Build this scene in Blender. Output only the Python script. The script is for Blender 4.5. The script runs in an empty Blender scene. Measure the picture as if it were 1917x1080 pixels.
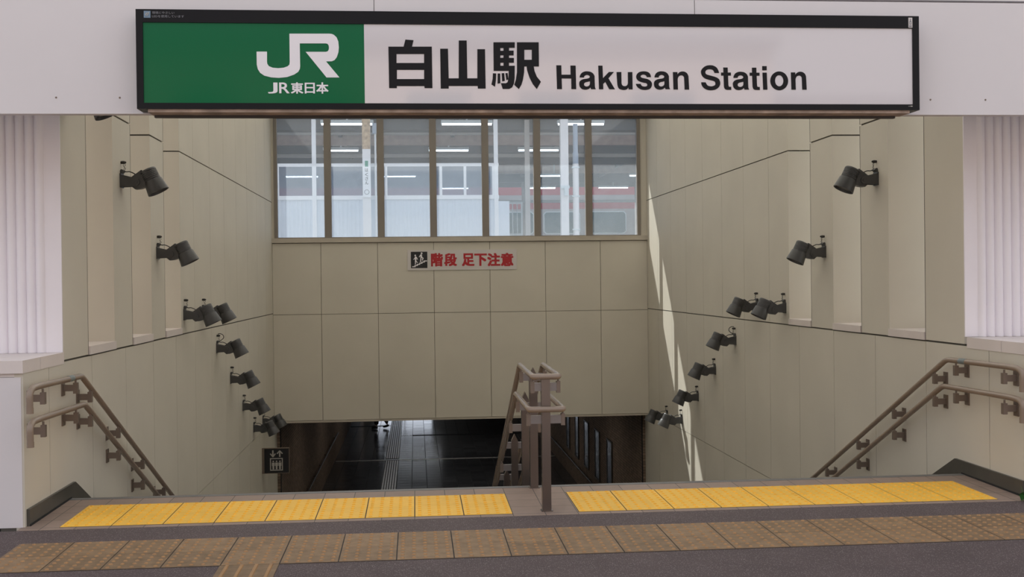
# Station stair entrance
SKY_STRENGTH = 1.15
SUN_STRENGTH = 7.0
EXPOSURE = 0.0
WALL = (0.60, 0.56, 0.478)
HAZE = 0.13
ROOF = (0.75, 0.74, 0.705)  # transmission of the unseen roof, set to light the stairwell
SLOT = (0.98, 0.99, 0.96)  # transmission of the panes added to brighten the wall recesses
ENDGLOW = 1.7
ENDFILL = 14.0
CORRFILL = 16.0
import bpy, bmesh, math, random
from mathutils import Vector, Matrix
random.seed(7)
PI = math.pi
scn = bpy.context.scene
COL = scn.collection

# ------------------------------------------------------------------ camera
cam_d = bpy.data.cameras.new('camera')
cam_d.sensor_width = 36.0
cam_d.lens = 39.17
cam_d.clip_end = 400
cam = bpy.data.objects.new('camera', cam_d)
COL.objects.link(cam)
cam.matrix_world = Matrix(((0.9961771, 0.0122786, -0.0864896, 0.0),
                           (-0.0865698, 0.0061605, -0.9962267, 0.0),
                           (-0.0116994, 0.9999056, 0.0071999, 1.4336),
                           (0, 0, 0, 1)))
scn.camera = cam

# ------------------------------------------------------------------ world, sun, exposure
w = bpy.data.worlds.new('sky'); scn.world = w; w.use_nodes = True
wn = w.node_tree.nodes; wl = w.node_tree.links
bg = wn['Background']
bg.inputs['Strength'].default_value = SKY_STRENGTH
tc = wn.new('ShaderNodeTexCoord'); sep = wn.new('ShaderNodeSeparateXYZ')
rmp = wn.new('ShaderNodeValToRGB')
wl.new(tc.outputs['Generated'], sep.inputs[0]); wl.new(sep.outputs['Z'], rmp.inputs[0])
rmp.color_ramp.elements[0].position = 0.0; rmp.color_ramp.elements[0].color = (0.97, 0.92, 0.91, 1)
rmp.color_ramp.elements[1].position = 0.7; rmp.color_ramp.elements[1].color = (0.84, 0.89, 1.0, 1)
wl.new(rmp.outputs[0], bg.inputs['Color'])

sd = bpy.data.lights.new('sun', 'SUN'); sd.energy = SUN_STRENGTH; sd.angle = math.radians(0.6)
sd.color = (1.0, 0.93, 0.82)
sun = bpy.data.objects.new('sun', sd); COL.objects.link(sun)
SUN_DIR = Vector((0.90, -1.0, -1.32)).normalized()
sun.rotation_euler = SUN_DIR.to_track_quat('-Z', 'Y').to_euler()
sun.location = (-8, 30, 30)

def area(name, loc, rot, sx, sy, power, color=(1, 1, 1)):
    d = bpy.data.lights.new(name, 'AREA'); d.shape = 'RECTANGLE'; d.size = sx; d.size_y = sy
    d.energy = power; d.color = color
    o = bpy.data.objects.new(name, d); COL.objects.link(o); o.location = loc; o.rotation_euler = rot
    return o

scn.view_settings.view_transform = 'Standard'
scn.view_settings.look = 'None'
scn.view_settings.exposure = EXPOSURE
scn.view_settings.gamma = 1.0
scn.view_settings.use_curve_mapping = False

# ------------------------------------------------------------------ materials
def mat(name, col, rough=0.5, metal=0.0, noise=0.0, nscale=6.0, spec=0.5, bump=0.0, bscale=60.0, emit=None, estr=0.0, stretch=None):
    m = bpy.data.materials.new(name); m.use_nodes = True
    nt = m.node_tree; b = nt.nodes['Principled BSDF']
    b.inputs['Base Color'].default_value = (*col, 1)
    b.inputs['Roughness'].default_value = rough
    b.inputs['Metallic'].default_value = metal
    b.inputs['Specular IOR Level'].default_value = spec
    co = None
    if noise or bump:
        t = nt.nodes.new('ShaderNodeTexCoord'); co = t.outputs['Object']
        if stretch:
            mp = nt.nodes.new('ShaderNodeMapping'); mp.inputs['Scale'].default_value = stretch
            nt.links.new(co, mp.inputs[0]); co = mp.outputs[0]
    if noise:
        n = nt.nodes.new('ShaderNodeTexNoise'); n.inputs['Scale'].default_value = nscale
        n.inputs['Detail'].default_value = 6
        nt.links.new(co, n.inputs['Vector'])
        r = nt.nodes.new('ShaderNodeValToRGB')
        r.color_ramp.elements[0].position = 0.3; r.color_ramp.elements[1].position = 0.7
        r.color_ramp.elements[0].color = (*[max(0, c * (1 - noise)) for c in col], 1)
        r.color_ramp.elements[1].color = (*[min(1, c * (1 + noise)) for c in col], 1)
        nt.links.new(n.outputs['Fac'], r.inputs[0]); nt.links.new(r.outputs[0], b.inputs['Base Color'])
    if bump:
        n2 = nt.nodes.new('ShaderNodeTexNoise'); n2.inputs['Scale'].default_value = bscale
        nt.links.new(co, n2.inputs['Vector'])
        bp = nt.nodes.new('ShaderNodeBump'); bp.inputs['Strength'].default_value = bump
        bp.inputs['Distance'].default_value = 0.01
        nt.links.new(n2.outputs['Fac'], bp.inputs['Height']); nt.links.new(bp.outputs[0], b.inputs['Normal'])
    if emit:
        b.inputs['Emission Color'].default_value = (*emit, 1); b.inputs['Emission Strength'].default_value = estr
    return m

def tile_mat(name, col, cx, cy, ox, oy, var=0.12, rough=0.6, grout=(0.05, 0.045, 0.04), gw=0.0025, axes='XY', noise=0.1, spec=0.4, groutrough=0):
    """flat tiles: per-tile tone and thin grout lines from object coordinates"""
    m = bpy.data.materials.new(name); m.use_nodes = True
    nt = m.node_tree; b = nt.nodes['Principled BSDF']; N = nt.nodes.new; Lk = nt.links.new
    b.inputs['Roughness'].default_value = rough; b.inputs['Specular IOR Level'].default_value = spec
    t = N('ShaderNodeTexCoord'); s = N('ShaderNodeSeparateXYZ'); Lk(t.outputs['Object'], s.inputs[0])
    def mth(op, a, bb=None):
        n = N('ShaderNodeMath'); n.operation = op
        for i, v in enumerate((a, bb)):
            if v is None: continue
            if isinstance(v, (int, float)): n.inputs[i].default_value = v
            else: Lk(v, n.inputs[i])
        return n.outputs[0]
    fl = []; ed = []
    for ax, c, o in ((axes[0], cx, ox), (axes[1], cy, oy)):
        u = mth('DIVIDE', mth('SUBTRACT', s.outputs[ax], o), c)
        f = mth('FLOOR', u); fl.append(f)
        fr = mth('SUBTRACT', u, f)
        d = mth('MULTIPLY', mth('MINIMUM', fr, mth('SUBTRACT', 1.0, fr)), c)
        ed.append(mth('LESS_THAN', d, gw))
    cmb = N('ShaderNodeCombineXYZ'); Lk(fl[0], cmb.inputs[0]); Lk(fl[1], cmb.inputs[1])
    wn_ = N('ShaderNodeTexWhiteNoise'); wn_.noise_dimensions = '3D'; Lk(cmb.outputs[0], wn_.inputs['Vector'])
    nz = N('ShaderNodeTexNoise'); nz.inputs['Scale'].default_value = 14; nz.inputs['Detail'].default_value = 5
    Lk(t.outputs['Object'], nz.inputs['Vector'])
    v = mth('ADD', mth('MULTIPLY', mth('SUBTRACT', wn_.outputs['Value'], 0.5), var * 2), mth('MULTIPLY', mth('SUBTRACT', nz.outputs['Fac'], 0.5), noise * 4))
    hs = N('ShaderNodeHueSaturation'); hs.inputs['Color'].default_value = (*col, 1)
    Lk(mth('ADD', v, 1.0), hs.inputs['Value'])
    mx = N('ShaderNodeMix'); mx.data_type = 'RGBA'
    Lk(mth('MAXIMUM', ed[0], ed[1]), mx.inputs[0]); Lk(hs.outputs[0], mx.inputs[6]); mx.inputs[7].default_value = (*grout, 1)
    Lk(mx.outputs[2], b.inputs['Base Color'])
    if groutrough:
        mr = N('ShaderNodeMix'); mr.data_type = 'FLOAT'
        Lk(mth('MAXIMUM', ed[0], ed[1]), mr.inputs[0]); Lk(mth('ADD', rough, mth('MULTIPLY', wn_.outputs['Value'], 0.05)), mr.inputs[2]); mr.inputs[3].default_value = groutrough
        Lk(mr.outputs[0], b.inputs['Roughness'])
        mp = N('ShaderNodeMapping'); mp.inputs['Scale'].default_value = (3, 40, 1); Lk(t.outputs['Object'], mp.inputs[0])
        n3 = N('ShaderNodeTexNoise'); n3.inputs['Scale'].default_value = 1.0; Lk(mp.outputs[0], n3.inputs['Vector'])
        bp = N('ShaderNodeBump'); bp.inputs['Strength'].default_value = 0.12; bp.inputs['Distance'].default_value = 0.004
        Lk(n3.outputs['Fac'], bp.inputs['Height']); Lk(bp.outputs[0], b.inputs['Normal'])
    return m

def glass_mat(name, tint=(0.92, 0.96, 1.0), haze=0.2, hazecol=(0.74, 0.86, 0.98), gloss=0.06, streak=True):
    m = bpy.data.materials.new(name); m.use_nodes = True
    nt = m.node_tree; nt.nodes.clear(); N = nt.nodes.new; Lk = nt.links.new
    out = N('ShaderNodeOutputMaterial')
    tr = N('ShaderNodeBsdfTransparent'); tr.inputs[0].default_value = (*tint, 1)
    tl = N('ShaderNodeBsdfTranslucent'); tl.inputs[0].default_value = (*hazecol, 1)
    df = N('ShaderNodeBsdfDiffuse'); df.inputs[0].default_value = (*hazecol, 1)
    gl = N('ShaderNodeBsdfGlossy'); gl.inputs['Roughness'].default_value = 0.03
    hz = N('ShaderNodeMixShader'); hz.inputs[0].default_value = 0.25; Lk(tl.outputs[0], hz.inputs[1]); Lk(df.outputs[0], hz.inputs[2])
    m1 = N('ShaderNodeMixShader'); Lk(tr.outputs[0], m1.inputs[1]); Lk(hz.outputs[0], m1.inputs[2])
    if streak:
        t = N('ShaderNodeTexCoord'); n = N('ShaderNodeTexNoise'); n.inputs['Scale'].default_value = 5; n.inputs['Detail'].default_value = 9
        n.inputs['Roughness'].default_value = 0.75
        Lk(t.outputs['Object'], n.inputs['Vector'])
        mr = N('ShaderNodeMapRange'); mr.inputs[1].default_value = 0.3; mr.inputs[2].default_value = 0.7
        mr.inputs[3].default_value = haze * 0.86; mr.inputs[4].default_value = haze * 1.14
        Lk(n.outputs['Fac'], mr.inputs[0]); Lk(mr.outputs[0], m1.inputs[0])
    else: m1.inputs[0].default_value = haze
    m2 = N('ShaderNodeMixShader'); m2.inputs[0].default_value = gloss
    Lk(m1.outputs[0], m2.inputs[1]); Lk(gl.outputs[0], m2.inputs[2]); Lk(m2.outputs[0], out.inputs[0])
    return m

def translucent_mat(name, col, back, fac=0.6):
    m = bpy.data.materials.new(name); m.use_nodes = True
    nt = m.node_tree; nt.nodes.clear(); N = nt.nodes.new; Lk = nt.links.new
    out = N('ShaderNodeOutputMaterial')
    tl = N('ShaderNodeBsdfTranslucent'); tl.inputs[0].default_value = (*back, 1)
    df = N('ShaderNodeBsdfDiffuse'); df.inputs[0].default_value = (*col, 1)
    mx = N('ShaderNodeMixShader'); mx.inputs[0].default_value = fac
    Lk(df.outputs[0], mx.inputs[1]); Lk(tl.outputs[0], mx.inputs[2]); Lk(mx.outputs[0], out.inputs[0])
    return m

def speckle_mat(name, col, fleck, joints=True):
    m = mat(name, col, 0.75, noise=0.12, nscale=3.0, bump=0.25, bscale=160)
    nt = m.node_tree; b = nt.nodes['Principled BSDF']; N = nt.nodes.new; Lk = nt.links.new
    src = b.inputs['Base Color'].links[0].from_socket
    t = N('ShaderNodeTexCoord')
    fac = None
    for sc, thr in ((150, 0.34), (85, 0.24)):
        v = N('ShaderNodeTexVoronoi'); v.inputs['Scale'].default_value = sc; Lk(t.outputs['Object'], v.inputs['Vector'])
        lt = N('ShaderNodeMath'); lt.operation = 'LESS_THAN'; lt.inputs[1].default_value = thr; Lk(v.outputs['Distance'], lt.inputs[0])
        # only part of the cells carry a pale fleck
        sp = N('ShaderNodeSeparateColor'); Lk(v.outputs['Color'], sp.inputs[0])
        g = N('ShaderNodeMath'); g.operation = 'GREATER_THAN'; g.inputs[1].default_value = 0.66; Lk(sp.outputs[0], g.inputs[0])
        ml = N('ShaderNodeMath'); ml.operation = 'MULTIPLY'; Lk(lt.outputs[0], ml.inputs[0]); Lk(g.outputs[0], ml.inputs[1])
        if fac is None: fac = ml.outputs[0]
        else:
            ad = N('ShaderNodeMath'); ad.operation = 'MAXIMUM'; Lk(fac, ad.inputs[0]); Lk(ml.outputs[0], ad.inputs[1]); fac = ad.outputs[0]
    mx = N('ShaderNodeMix'); mx.data_type = 'RGBA'
    Lk(fac, mx.inputs[0]); Lk(src, mx.inputs[6]); mx.inputs[7].default_value = (*fleck, 1)
    Lk(mx.outputs[2], b.inputs['Base Color'])
    return m

M = dict(
    panel=mat('beige_wall_panel', WALL, 0.55, noise=0.035, nscale=1.3, spec=0.3),
    sealant=mat('brown_sealant', (0.20, 0.18, 0.145), 0.8),
    joint=mat('dark_panel_joint', (0.10, 0.09, 0.075), 0.9),
    white=mat('white_painted_metal', (0.70, 0.665, 0.675), 0.45, noise=0.02, nscale=1.5, spec=0.35),
    flute=mat('white_ribbed_cladding', (0.86, 0.82, 0.86), 0.4, noise=0.03, nscale=2, spec=0.4),
    sill=mat('pale_sill_tile', (0.70, 0.63, 0.60), 0.4, noise=0.04, nscale=3),
    bronze=mat('bronze_window_frame', (0.225, 0.197, 0.17), 0.5, metal=0.1),
    ledge=mat('stone_ledge', (0.47, 0.42, 0.35), 0.6, noise=0.05),
    glass=glass_mat('dusty_window_glass', haze=HAZE),
    black=mat('black_sign_frame', (0.010, 0.010, 0.012), 0.4, spec=0.15),
    green=mat('green_sign_film', (0.006, 0.128, 0.050), 0.12, spec=0.18),
    signwhite=mat('white_sign_film', (0.66, 0.62, 0.635), 0.05, spec=0.9),
    ink=mat('black_lettering', (0.010, 0.010, 0.012), 0.35, spec=0.15),
    whitefilm=mat('white_lettering', (0.82, 0.79, 0.82), 0.25),
    greytext=mat('grey_lettering', (0.20, 0.20, 0.22), 0.5),
    bluegrey=mat('blue_grey_sticker', (0.16, 0.24, 0.33), 0.5),
    rust=mat('rusty_brown_steel', (0.36, 0.27, 0.215), 0.8, noise=0.35, nscale=9),
    lamp=mat('dark_grey_lamp_metal', (0.052, 0.052, 0.053), 0.38, spec=0.5),
    lens=mat('clear_lamp_lens', (0.25, 0.24, 0.22), 0.15),
    cable=mat('black_cable', (0.02, 0.018, 0.016), 0.5),
    rail=mat('taupe_coated_rail', (0.26, 0.195, 0.145), 0.22, spec=0.5),
    bracket=mat('brown_bracket_metal', (0.20, 0.155, 0.125), 0.45, metal=0.4),
    braille=mat('blue_grey_sleeve', (0.17, 0.20, 0.20), 0.5),
    arm=mat('satin_steel_arm', (0.24, 0.22, 0.215), 0.4, metal=0.6),
    post=mat('brushed_bronze_post', (0.19, 0.160, 0.145), 0.28, metal=0.9),
    baseboard=mat('dark_stone_skirting', (0.070, 0.064, 0.052), 0.4, noise=0.2, nscale=5),
    darkbrown=mat('dark_brown_steel', (0.055, 0.045, 0.04), 0.6),
    gap=mat('black_gap', (0.010, 0.010, 0.010), 0.9),
    paving=speckle_mat('purple_brown_resin_paving', (0.076, 0.052, 0.050), (0.22, 0.18, 0.18)),
    border=tile_mat('grey_brown_floor_tile', (0.27, 0.195, 0.155), 0.2, 0.2, -0.02, 6.804, 0.08, 0.6, noise=0.06, gw=0.0022),
    yellow=tile_mat('yellow_tactile_tile', (0.84, 0.485, 0.065), 0.3, 0.3, -0.02, 6.804, 0.06, 0.55, noise=0.05, gw=0.0),
    yellowdot=mat('yellow_tactile_dome', (0.86, 0.41, 0.012), 0.5, noise=0.1, nscale=12),
    brown=tile_mat('worn_brown_tactile_tile', (0.225, 0.142, 0.075), 0.3, 0.3, -0.114, 5.81, 0.16, 0.6, noise=0.26, gw=0.0),
    browndot=mat('brown_tactile_dome', (0.33, 0.175, 0.068), 0.55, noise=0.15, nscale=10),
    grout=mat('dark_grout', (0.035, 0.03, 0.027), 0.9),
    nosing=mat('grey_stair_nosing', (0.14, 0.135, 0.13), 0.5),
    step=mat('grey_stair_stone', (0.20, 0.18, 0.165), 0.6, noise=0.1, nscale=8),
    slotleft=translucent_mat('added_light_pane_dim', (0.5, 0.48, 0.45), (0.66, 0.65, 0.64), 0.9),  # added recess panes on the sunny side, dimmer to even out the light
    slot=translucent_mat('added_light_pane', (0.5, 0.5, 0.47), SLOT, 0.98),  # added recess panes that brighten the niche faces
    roof=translucent_mat('light_admitting_roof', (0.6, 0.58, 0.52), ROOF, 0.85),
    corrfloor=tile_mat('dark_glossy_floor_tile', (0.045, 0.046, 0.050), 0.37, 0.37, -0.14, 0.0, 0.25, 0.13, grout=(0.015, 0.015, 0.015), gw=0.006, spec=0.5, groutrough=0.9),
    corrwall=tile_mat('brown_wall_tile', (0.24, 0.175, 0.13), 0.10, 0.05, 0, 0, 0.2, 0.7, grout=(0.05, 0.04, 0.03), gw=0.003, axes='YZ', spec=0.08),
    corrceil=mat('dark_passage_ceiling', (0.16, 0.15, 0.14), 0.8),
    strip=mat('sheen_pale_strip', (0.9, 0.9, 0.9), 0.38, metal=0.5),  # bars coloured pale for the light they reflect
    stripbase=mat('dark_strip_base', (0.05, 0.05, 0.05), 0.5),  # darkened between the bars to set off their sheen
    steel=mat('polished_steel', (0.75, 0.75, 0.76), 0.28, metal=1.0),
    lit=mat('far_end_glow', (0.8, 0.85, 0.9), 0.3, emit=(0.80, 0.87, 1.0), estr=ENDGLOW),  # glow standing in for the bright far end, sized for its floor reflection
    poster=mat('glossy_framed_panel', (0.10, 0.11, 0.14), 0.12),
    posterframe=mat('dark_bronze_trim', (0.09, 0.08, 0.065), 0.4, metal=0.4),
    signdark=mat('dark_navy_sign', (0.008, 0.009, 0.012), 0.4),
    signgrey=mat('pale_pictogram', (0.42, 0.40, 0.36), 0.5),
    signplate=mat('grey_white_sign_board', (0.60, 0.56, 0.54), 0.5),
    red=mat('red_lettering', (0.42, 0.014, 0.022), 0.5),
    fence=translucent_mat('translucent_white_sheet', (0.84, 0.91, 0.98), (0.8, 0.88, 0.95), 0.12),
    fenceglass=glass_mat('hazy_fence_glass', tint=(0.9, 0.95, 1), haze=0.40, hazecol=(0.66, 0.76, 0.90), gloss=0.03, streak=False),
    whiteframe=mat('white_aluminium', (0.95, 0.97, 0.98), 0.4),
    soffit=mat('dark_canopy_soffit', (0.17, 0.17, 0.18), 0.8, noise=0.3, nscale=1.2, stretch=(0.2, 2, 1)),
    beam=mat('pinkish_canopy_beam', (0.66, 0.50, 0.44), 0.7, noise=0.15),
    lightbeam=mat('cream_canopy_beam', (0.80, 0.76, 0.71), 0.7),
    tube=mat('lit_fluorescent_tube', (0.9, 0.95, 1), 0.4, emit=(0.93, 0.97, 1.0), estr=7.0),
    lamphousing=mat('white_lamp_housing', (0.72, 0.80, 0.82), 0.5),
    pillar=mat('white_steel_pillar', (0.90, 0.90, 0.90), 0.5),
    greypillar=mat('grey_brown_pillar', (0.36, 0.34, 0.33), 0.6, noise=0.2, nscale=4),
    pipe=mat('pale_blue_pipe', (0.42, 0.50, 0.60), 0.4),
    trainbody=mat('silver_train_body', (0.42, 0.40, 0.40), 0.35, metal=0.3),
    trainred=mat('red_train_stripe', (0.42, 0.05, 0.065), 0.4),
    trainroof=mat('grey_train_roof', (0.20, 0.22, 0.25), 0.5),
    trainglass=mat('teal_train_window', (0.035, 0.10, 0.11), 0.1),
    concrete=mat('platform_concrete', (0.50, 0.49, 0.47), 0.8, noise=0.1),
    forecourt=mat('pale_bounce_forecourt', (0.38, 0.36, 0.34), 0.85, noise=0.1),
    oppwall=mat('pinkish_beige_render', (0.58, 0.47, 0.41), 0.8),
    leaf=mat('green_leaf', (0.035, 0.16, 0.03), 0.5, noise=0.2, nscale=20),
    skin=mat('skin', (0.5, 0.33, 0.25), 0.5), cloth=mat('dark_trousers', (0.012, 0.012, 0.016), 0.8),
    jacket=mat('dark_jacket', (0.02, 0.022, 0.03), 0.8), hair=mat('black_hair', (0.01, 0.009, 0.008), 0.5),
    shoe=mat('black_shoe', (0.008, 0.008, 0.008), 0.4),
)

# ------------------------------------------------------------------ mesh building
class MB:
    def __init__(s): s.bm = bmesh.new(); s.mi = 0
    def _quad(s, vs):
        try:
            f = s.bm.faces.new(vs); f.material_index = s.mi
        except ValueError: pass
    def hexa(s, p):
        v = [s.bm.verts.new(q) for q in p]
        for a in ((0, 3, 2, 1), (4, 5, 6, 7), (0, 1, 5, 4), (1, 2, 6, 5), (2, 3, 7, 6), (3, 0, 4, 7)): s._quad([v[i] for i in a])
        return s
    def box(s, x0, x1, y0, y1, z0, z1, top=None):
        if x0 > x1: x0, x1 = x1, x0
        return s.hexa([(x0, y0, z0), (x1, y0, z0), (x1, y1, z0), (x0, y1, z0), (x0, y0, z1), (x1, y0, z1), (x1, y1, z1), (x0, y1, z1)])
    def prism(s, pts, axis, a, b):
        """closed polygon pts swept along axis ('x','y','z') from a to b"""
        def P(u, v, t): return (t, u, v) if axis == 'x' else ((u, t, v) if axis == 'y' else (u, v, t))
        A = [s.bm.verts.new(P(u, v, a)) for u, v in pts]; B = [s.bm.verts.new(P(u, v, b)) for u, v in pts]
        n = len(pts); s._quad(A[::-1]); s._quad(B)
        for i in range(n): s._quad([A[i], A[(i + 1) % n], B[(i + 1) % n], B[i]])
        return s
    def ring(s, c, ax, r, n, ref=None):
        ax = Vector(ax).normalized()
        u = (Vector(ref) if ref else (Vector((0, 0, 1)) if abs(ax.z) < 0.9 else Vector((1, 0, 0))))
        u = (u - ax * u.dot(ax)).normalized(); v = ax.cross(u)
        return [s.bm.verts.new(Vector(c) + (u * math.cos(2 * PI * i / n) + v * math.sin(2 * PI * i / n)) * r) for i in range(n)]
    def bridge(s, A, B):
        n = len(A)
        for i in range(n): s._quad([A[i], A[(i + 1) % n], B[(i + 1) % n], B[i]])
    def lathe(s, base, ax, prof, n=24, cap0=True, cap1=True):
        """prof: list of (t, r) along ax from base"""
        ax = Vector(ax).normalized(); R = [s.ring(Vector(base) + ax * t, ax, r, n) for t, r in prof]
        for a, b in zip(R, R[1:]): s.bridge(a, b)
        if cap0: s._quad(R[0][::-1])
        if cap1: s._quad(R[-1])
        return s
    def cyl(s, p0, p1, r, n=16):
        d = Vector(p1) - Vector(p0); return s.lathe(p0, d, [(0, r), (d.length, r)], n)
    def tube(s, path, r, n=14, fillet=0.0, fs=6):
        P = [Vector(p) for p in path]
        if fillet:
            Q = [P[0]]
            for i in range(1, len(P) - 1):
                a = (P[i - 1] - P[i]); b = (P[i + 1] - P[i]); f = min(fillet, a.length * 0.49, b.length * 0.49)
                p0 = P[i] + a.normalized() * f; p1 = P[i] + b.normalized() * f
                for k in range(fs + 1):
                    t = k / fs; Q.append(p0 * (1 - t) ** 2 + P[i] * 2 * t * (1 - t) + p1 * t * t)
            Q.append(P[-1]); P = Q
        prev = None; u = None; R = []
        for i, p in enumerate(P):
            d = (P[min(i + 1, len(P) - 1)] - P[max(i - 1, 0)]).normalized()
            if u is None: u = Vector((0, 0, 1)) if abs(d.z) < 0.9 else Vector((1, 0, 0))
            u = (u - d * u.dot(d)).normalized(); v = d.cross(u)
            R.append([s.bm.verts.new(p + (u * math.cos(2 * PI * k / n) + v * math.sin(2 * PI * k / n)) * r) for k in range(n)])
        for a, b in zip(R, R[1:]): s.bridge(a, b)
        s._quad(R[0][::-1]); s._quad(R[-1]); return s
    def dome(s, x, y, z, r0, r1, h, n=8):
        A = [s.bm.verts.new((x + r0 * math.cos(2 * PI * i / n), y + r0 * math.sin(2 * PI * i / n), z)) for i in range(n)]
        B = [s.bm.verts.new((x + r1 * math.cos(2 * PI * i / n), y + r1 * math.sin(2 * PI * i / n), z + h)) for i in range(n)]
        s.bridge(A, B); s._quad(B); return s
    def build(s, name, mats, parent=None, loc=None, smooth=False, bevel=0.0):
        bm = s.bm
        if bevel:
            bmesh.ops.bevel(bm, geom=[e for e in bm.edges if len(e.link_faces) == 2 and e.calc_face_angle(0) > 0.6], offset=bevel, segments=2, affect='EDGES', clamp_overlap=True)
        bmesh.ops.recalc_face_normals(bm, faces=bm.faces)
        me = bpy.data.meshes.new(name); bm.to_mesh(me); bm.free()
        if not isinstance(mats, (list, tuple)): mats = [mats]
        for m_ in mats: me.materials.append(m_)
        if smooth:
            me.polygons.foreach_set('use_smooth', [True] * len(me.polygons))
            me.set_sharp_from_angle(angle=0.6)
        o = bpy.data.objects.new(name, me); COL.objects.link(o)
        if parent: o.parent = parent
        if loc: o.location = loc
        return o

def thing(name, label, cat, loc=(0, 0, 0), rz=0.0, group=None):
    o = bpy.data.objects.new(name, None); COL.objects.link(o); o.location = loc; o.rotation_euler = (0, 0, rz)
    o.empty_display_size = 0.1
    return tag(o, label, cat, group)
def tag(o, label, cat, group=None):
    o['label'] = label; o['category'] = cat
    if group: o['group'] = group
    return o
def struct(o, label, cat):
    o['kind'] = 'structure'; return tag(o, label, cat)
def children(o): return [c for c in bpy.data.objects if c.parent == o]
def copy_tree(o, parent=None):
    c = o.copy(); COL.objects.link(c)
    if parent: c.parent = parent
    for ch in list(o.children): copy_tree(ch, c)
    return c

def poly_mesh(name, loops, y, thick, m, parent=None, off=(0, 0, 0)):
    """filled outlines (with holes) in the XZ plane, raised 'thick' towards the viewer side (-Y)"""
    cu = bpy.data.curves.new(name, 'CURVE'); cu.dimensions = '2D'; cu.fill_mode = 'BOTH'; cu.extrude = thick / 2
    for lp in loops:
        sp = cu.splines.new('POLY'); sp.points.add(len(lp) - 1)
        for p, (x, z) in zip(sp.points, lp): p.co = (x, z, 0, 1)
        sp.use_cyclic_u = True
    return curve_to_mesh(name, cu, y, thick, m, parent, off)
def curve_to_mesh(name, cu, y, thick, m, parent, off, fit=None):
    t = bpy.data.objects.new('tmp', cu); COL.objects.link(t)
    dg = bpy.context.evaluated_depsgraph_get()
    me = bpy.data.meshes.new_from_object(t.evaluated_get(dg))
    bpy.data.objects.remove(t); bpy.data.curves.remove(cu)
    vs = [v.co.copy() for v in me.vertices]
    if fit and vs:
        x0, x1, z0, z1 = fit
        ax = min(v.x for v in vs); bx = max(v.x for v in vs); ay = min(v.y for v in vs); by = max(v.y for v in vs)
        for v in vs:
            v.x = x0 + (v.x - ax) / max(1e-6, bx - ax) * (x1 - x0); v.y = z0 + (v.y - ay) / max(1e-6, by - ay) * (z1 - z0)
    for v, c in zip(me.vertices, vs): v.co = (c.x + off[0], y - thick / 2 - c.z + off[1], c.y + off[2])
    me.materials.clear(); me.materials.append(m); me.name = name
    o = bpy.data.objects.new(name, me); COL.objects.link(o)
    if parent: o.parent = parent
    return o
def text_mesh(name, body, y, thick, m, parent=None, off=(0, 0, 0), fit=None, bold=0.0, size=1.0):
    def one(yy, ft):
        cu = bpy.data.curves.new(name, 'FONT'); cu.body = body; cu.size = size; cu.extrude = thick / 2; cu.fill_mode = 'BOTH'
        cu.resolution_u = 6
        return curve_to_mesh(name, cu, yy, thick, m, None, off, ft)
    if not (bold and fit):
        o = one(y, fit)
        if parent: o.parent = parent
        return o
    # heavier strokes: the same outline repeated with small shifts
    x0, x1, z0, z1 = fit; d = bold * max(x1 - x0, z1 - z0); obs = []
    k = 0
    for dx in (-1, 0, 1):
        for dz in (-1, 0, 1):
            obs.append(one(y - k * .00003, (x0 + d + dx * d, x1 - d + dx * d, z0 + d * .8 + dz * d * .8, z1 - d * .8 + dz * d * .8))); k += 1
    return join_meshes(name, obs, parent)
def join_meshes(name, objs, parent=None):
    bm = bmesh.new(); mats = []
    for o in objs:
        k0 = len(bm.faces); bm.from_mesh(o.data); bm.faces.ensure_lookup_table()
        m_ = o.data.materials[0]
        if m_ not in mats: mats.append(m_)
        for f in bm.faces[k0:]: f.material_index = mats.index(m_)
    me = bpy.data.meshes.new(name); bm.to_mesh(me); bm.free()
    for m_ in mats: me.materials.append(m_)
    for o in objs:
        d = o.data; bpy.data.objects.remove(o); bpy.data.meshes.remove(d)
    r = bpy.data.objects.new(name, me); COL.objects.link(r)
    if parent: r.parent = parent
    return r
def rect(x0, x1, z0, z1): return [(x0, z0), (x1, z0), (x1, z1), (x0, z1)]
def disc(x, z, r, n=14): return [(x + r * math.cos(2 * PI * i / n), z + r * math.sin(2 * PI * i / n)) for i in range(n)]
def stroke(x0, z0, x1, z1, wd):
    d = Vector((x1 - x0, z1 - z0)); n = Vector((-d.y, d.x)).normalized() * wd / 2
    return [(x0 + n.x, z0 + n.y), (x0 - n.x, z0 - n.y), (x1 - n.x, z1 - n.y), (x1 + n.x, z1 + n.y)]
LOGO = [[(-0.9154,2.8009),(-0.8548,2.8012),(-0.8556,2.741),(-0.8537,2.7287),(-0.8451,2.7158),(-0.8231,2.7065),(-0.7909,2.7038),(-0.7587,2.7068),(-0.7364,2.7151),(-0.725,2.7253),(-0.7232,2.7417),(-0.723,2.9081),(-0.4893,2.9098),(-0.4752,2.9083),(-0.4631,2.9035),(-0.447,2.8885),(-0.4372,2.864),(-0.4344,2.8292),(-0.4372,2.8005),(-0.4465,2.7718),(-0.4609,2.7533),(-0.4772,2.7462),(-0.5105,2.7453),(-0.433,2.6506),(-0.5089,2.6503),(-0.6292,2.8014),(-0.509,2.8021),(-0.4988,2.8063),(-0.4934,2.8165),(-0.4924,2.8288),(-0.4943,2.8403),(-0.5003,2.8492),(-0.5104,2.852),(-0.6633,2.851),(-0.6626,2.7175),(-0.6644,2.7011),(-0.6743,2.6827),(-0.6987,2.6663),(-0.7393,2.6518),(-0.7876,2.6467),(-0.8319,2.6494),(-0.8719,2.6594),(-0.8958,2.6756),(-0.9095,2.6979),(-0.9152,2.7244)]]
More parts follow.
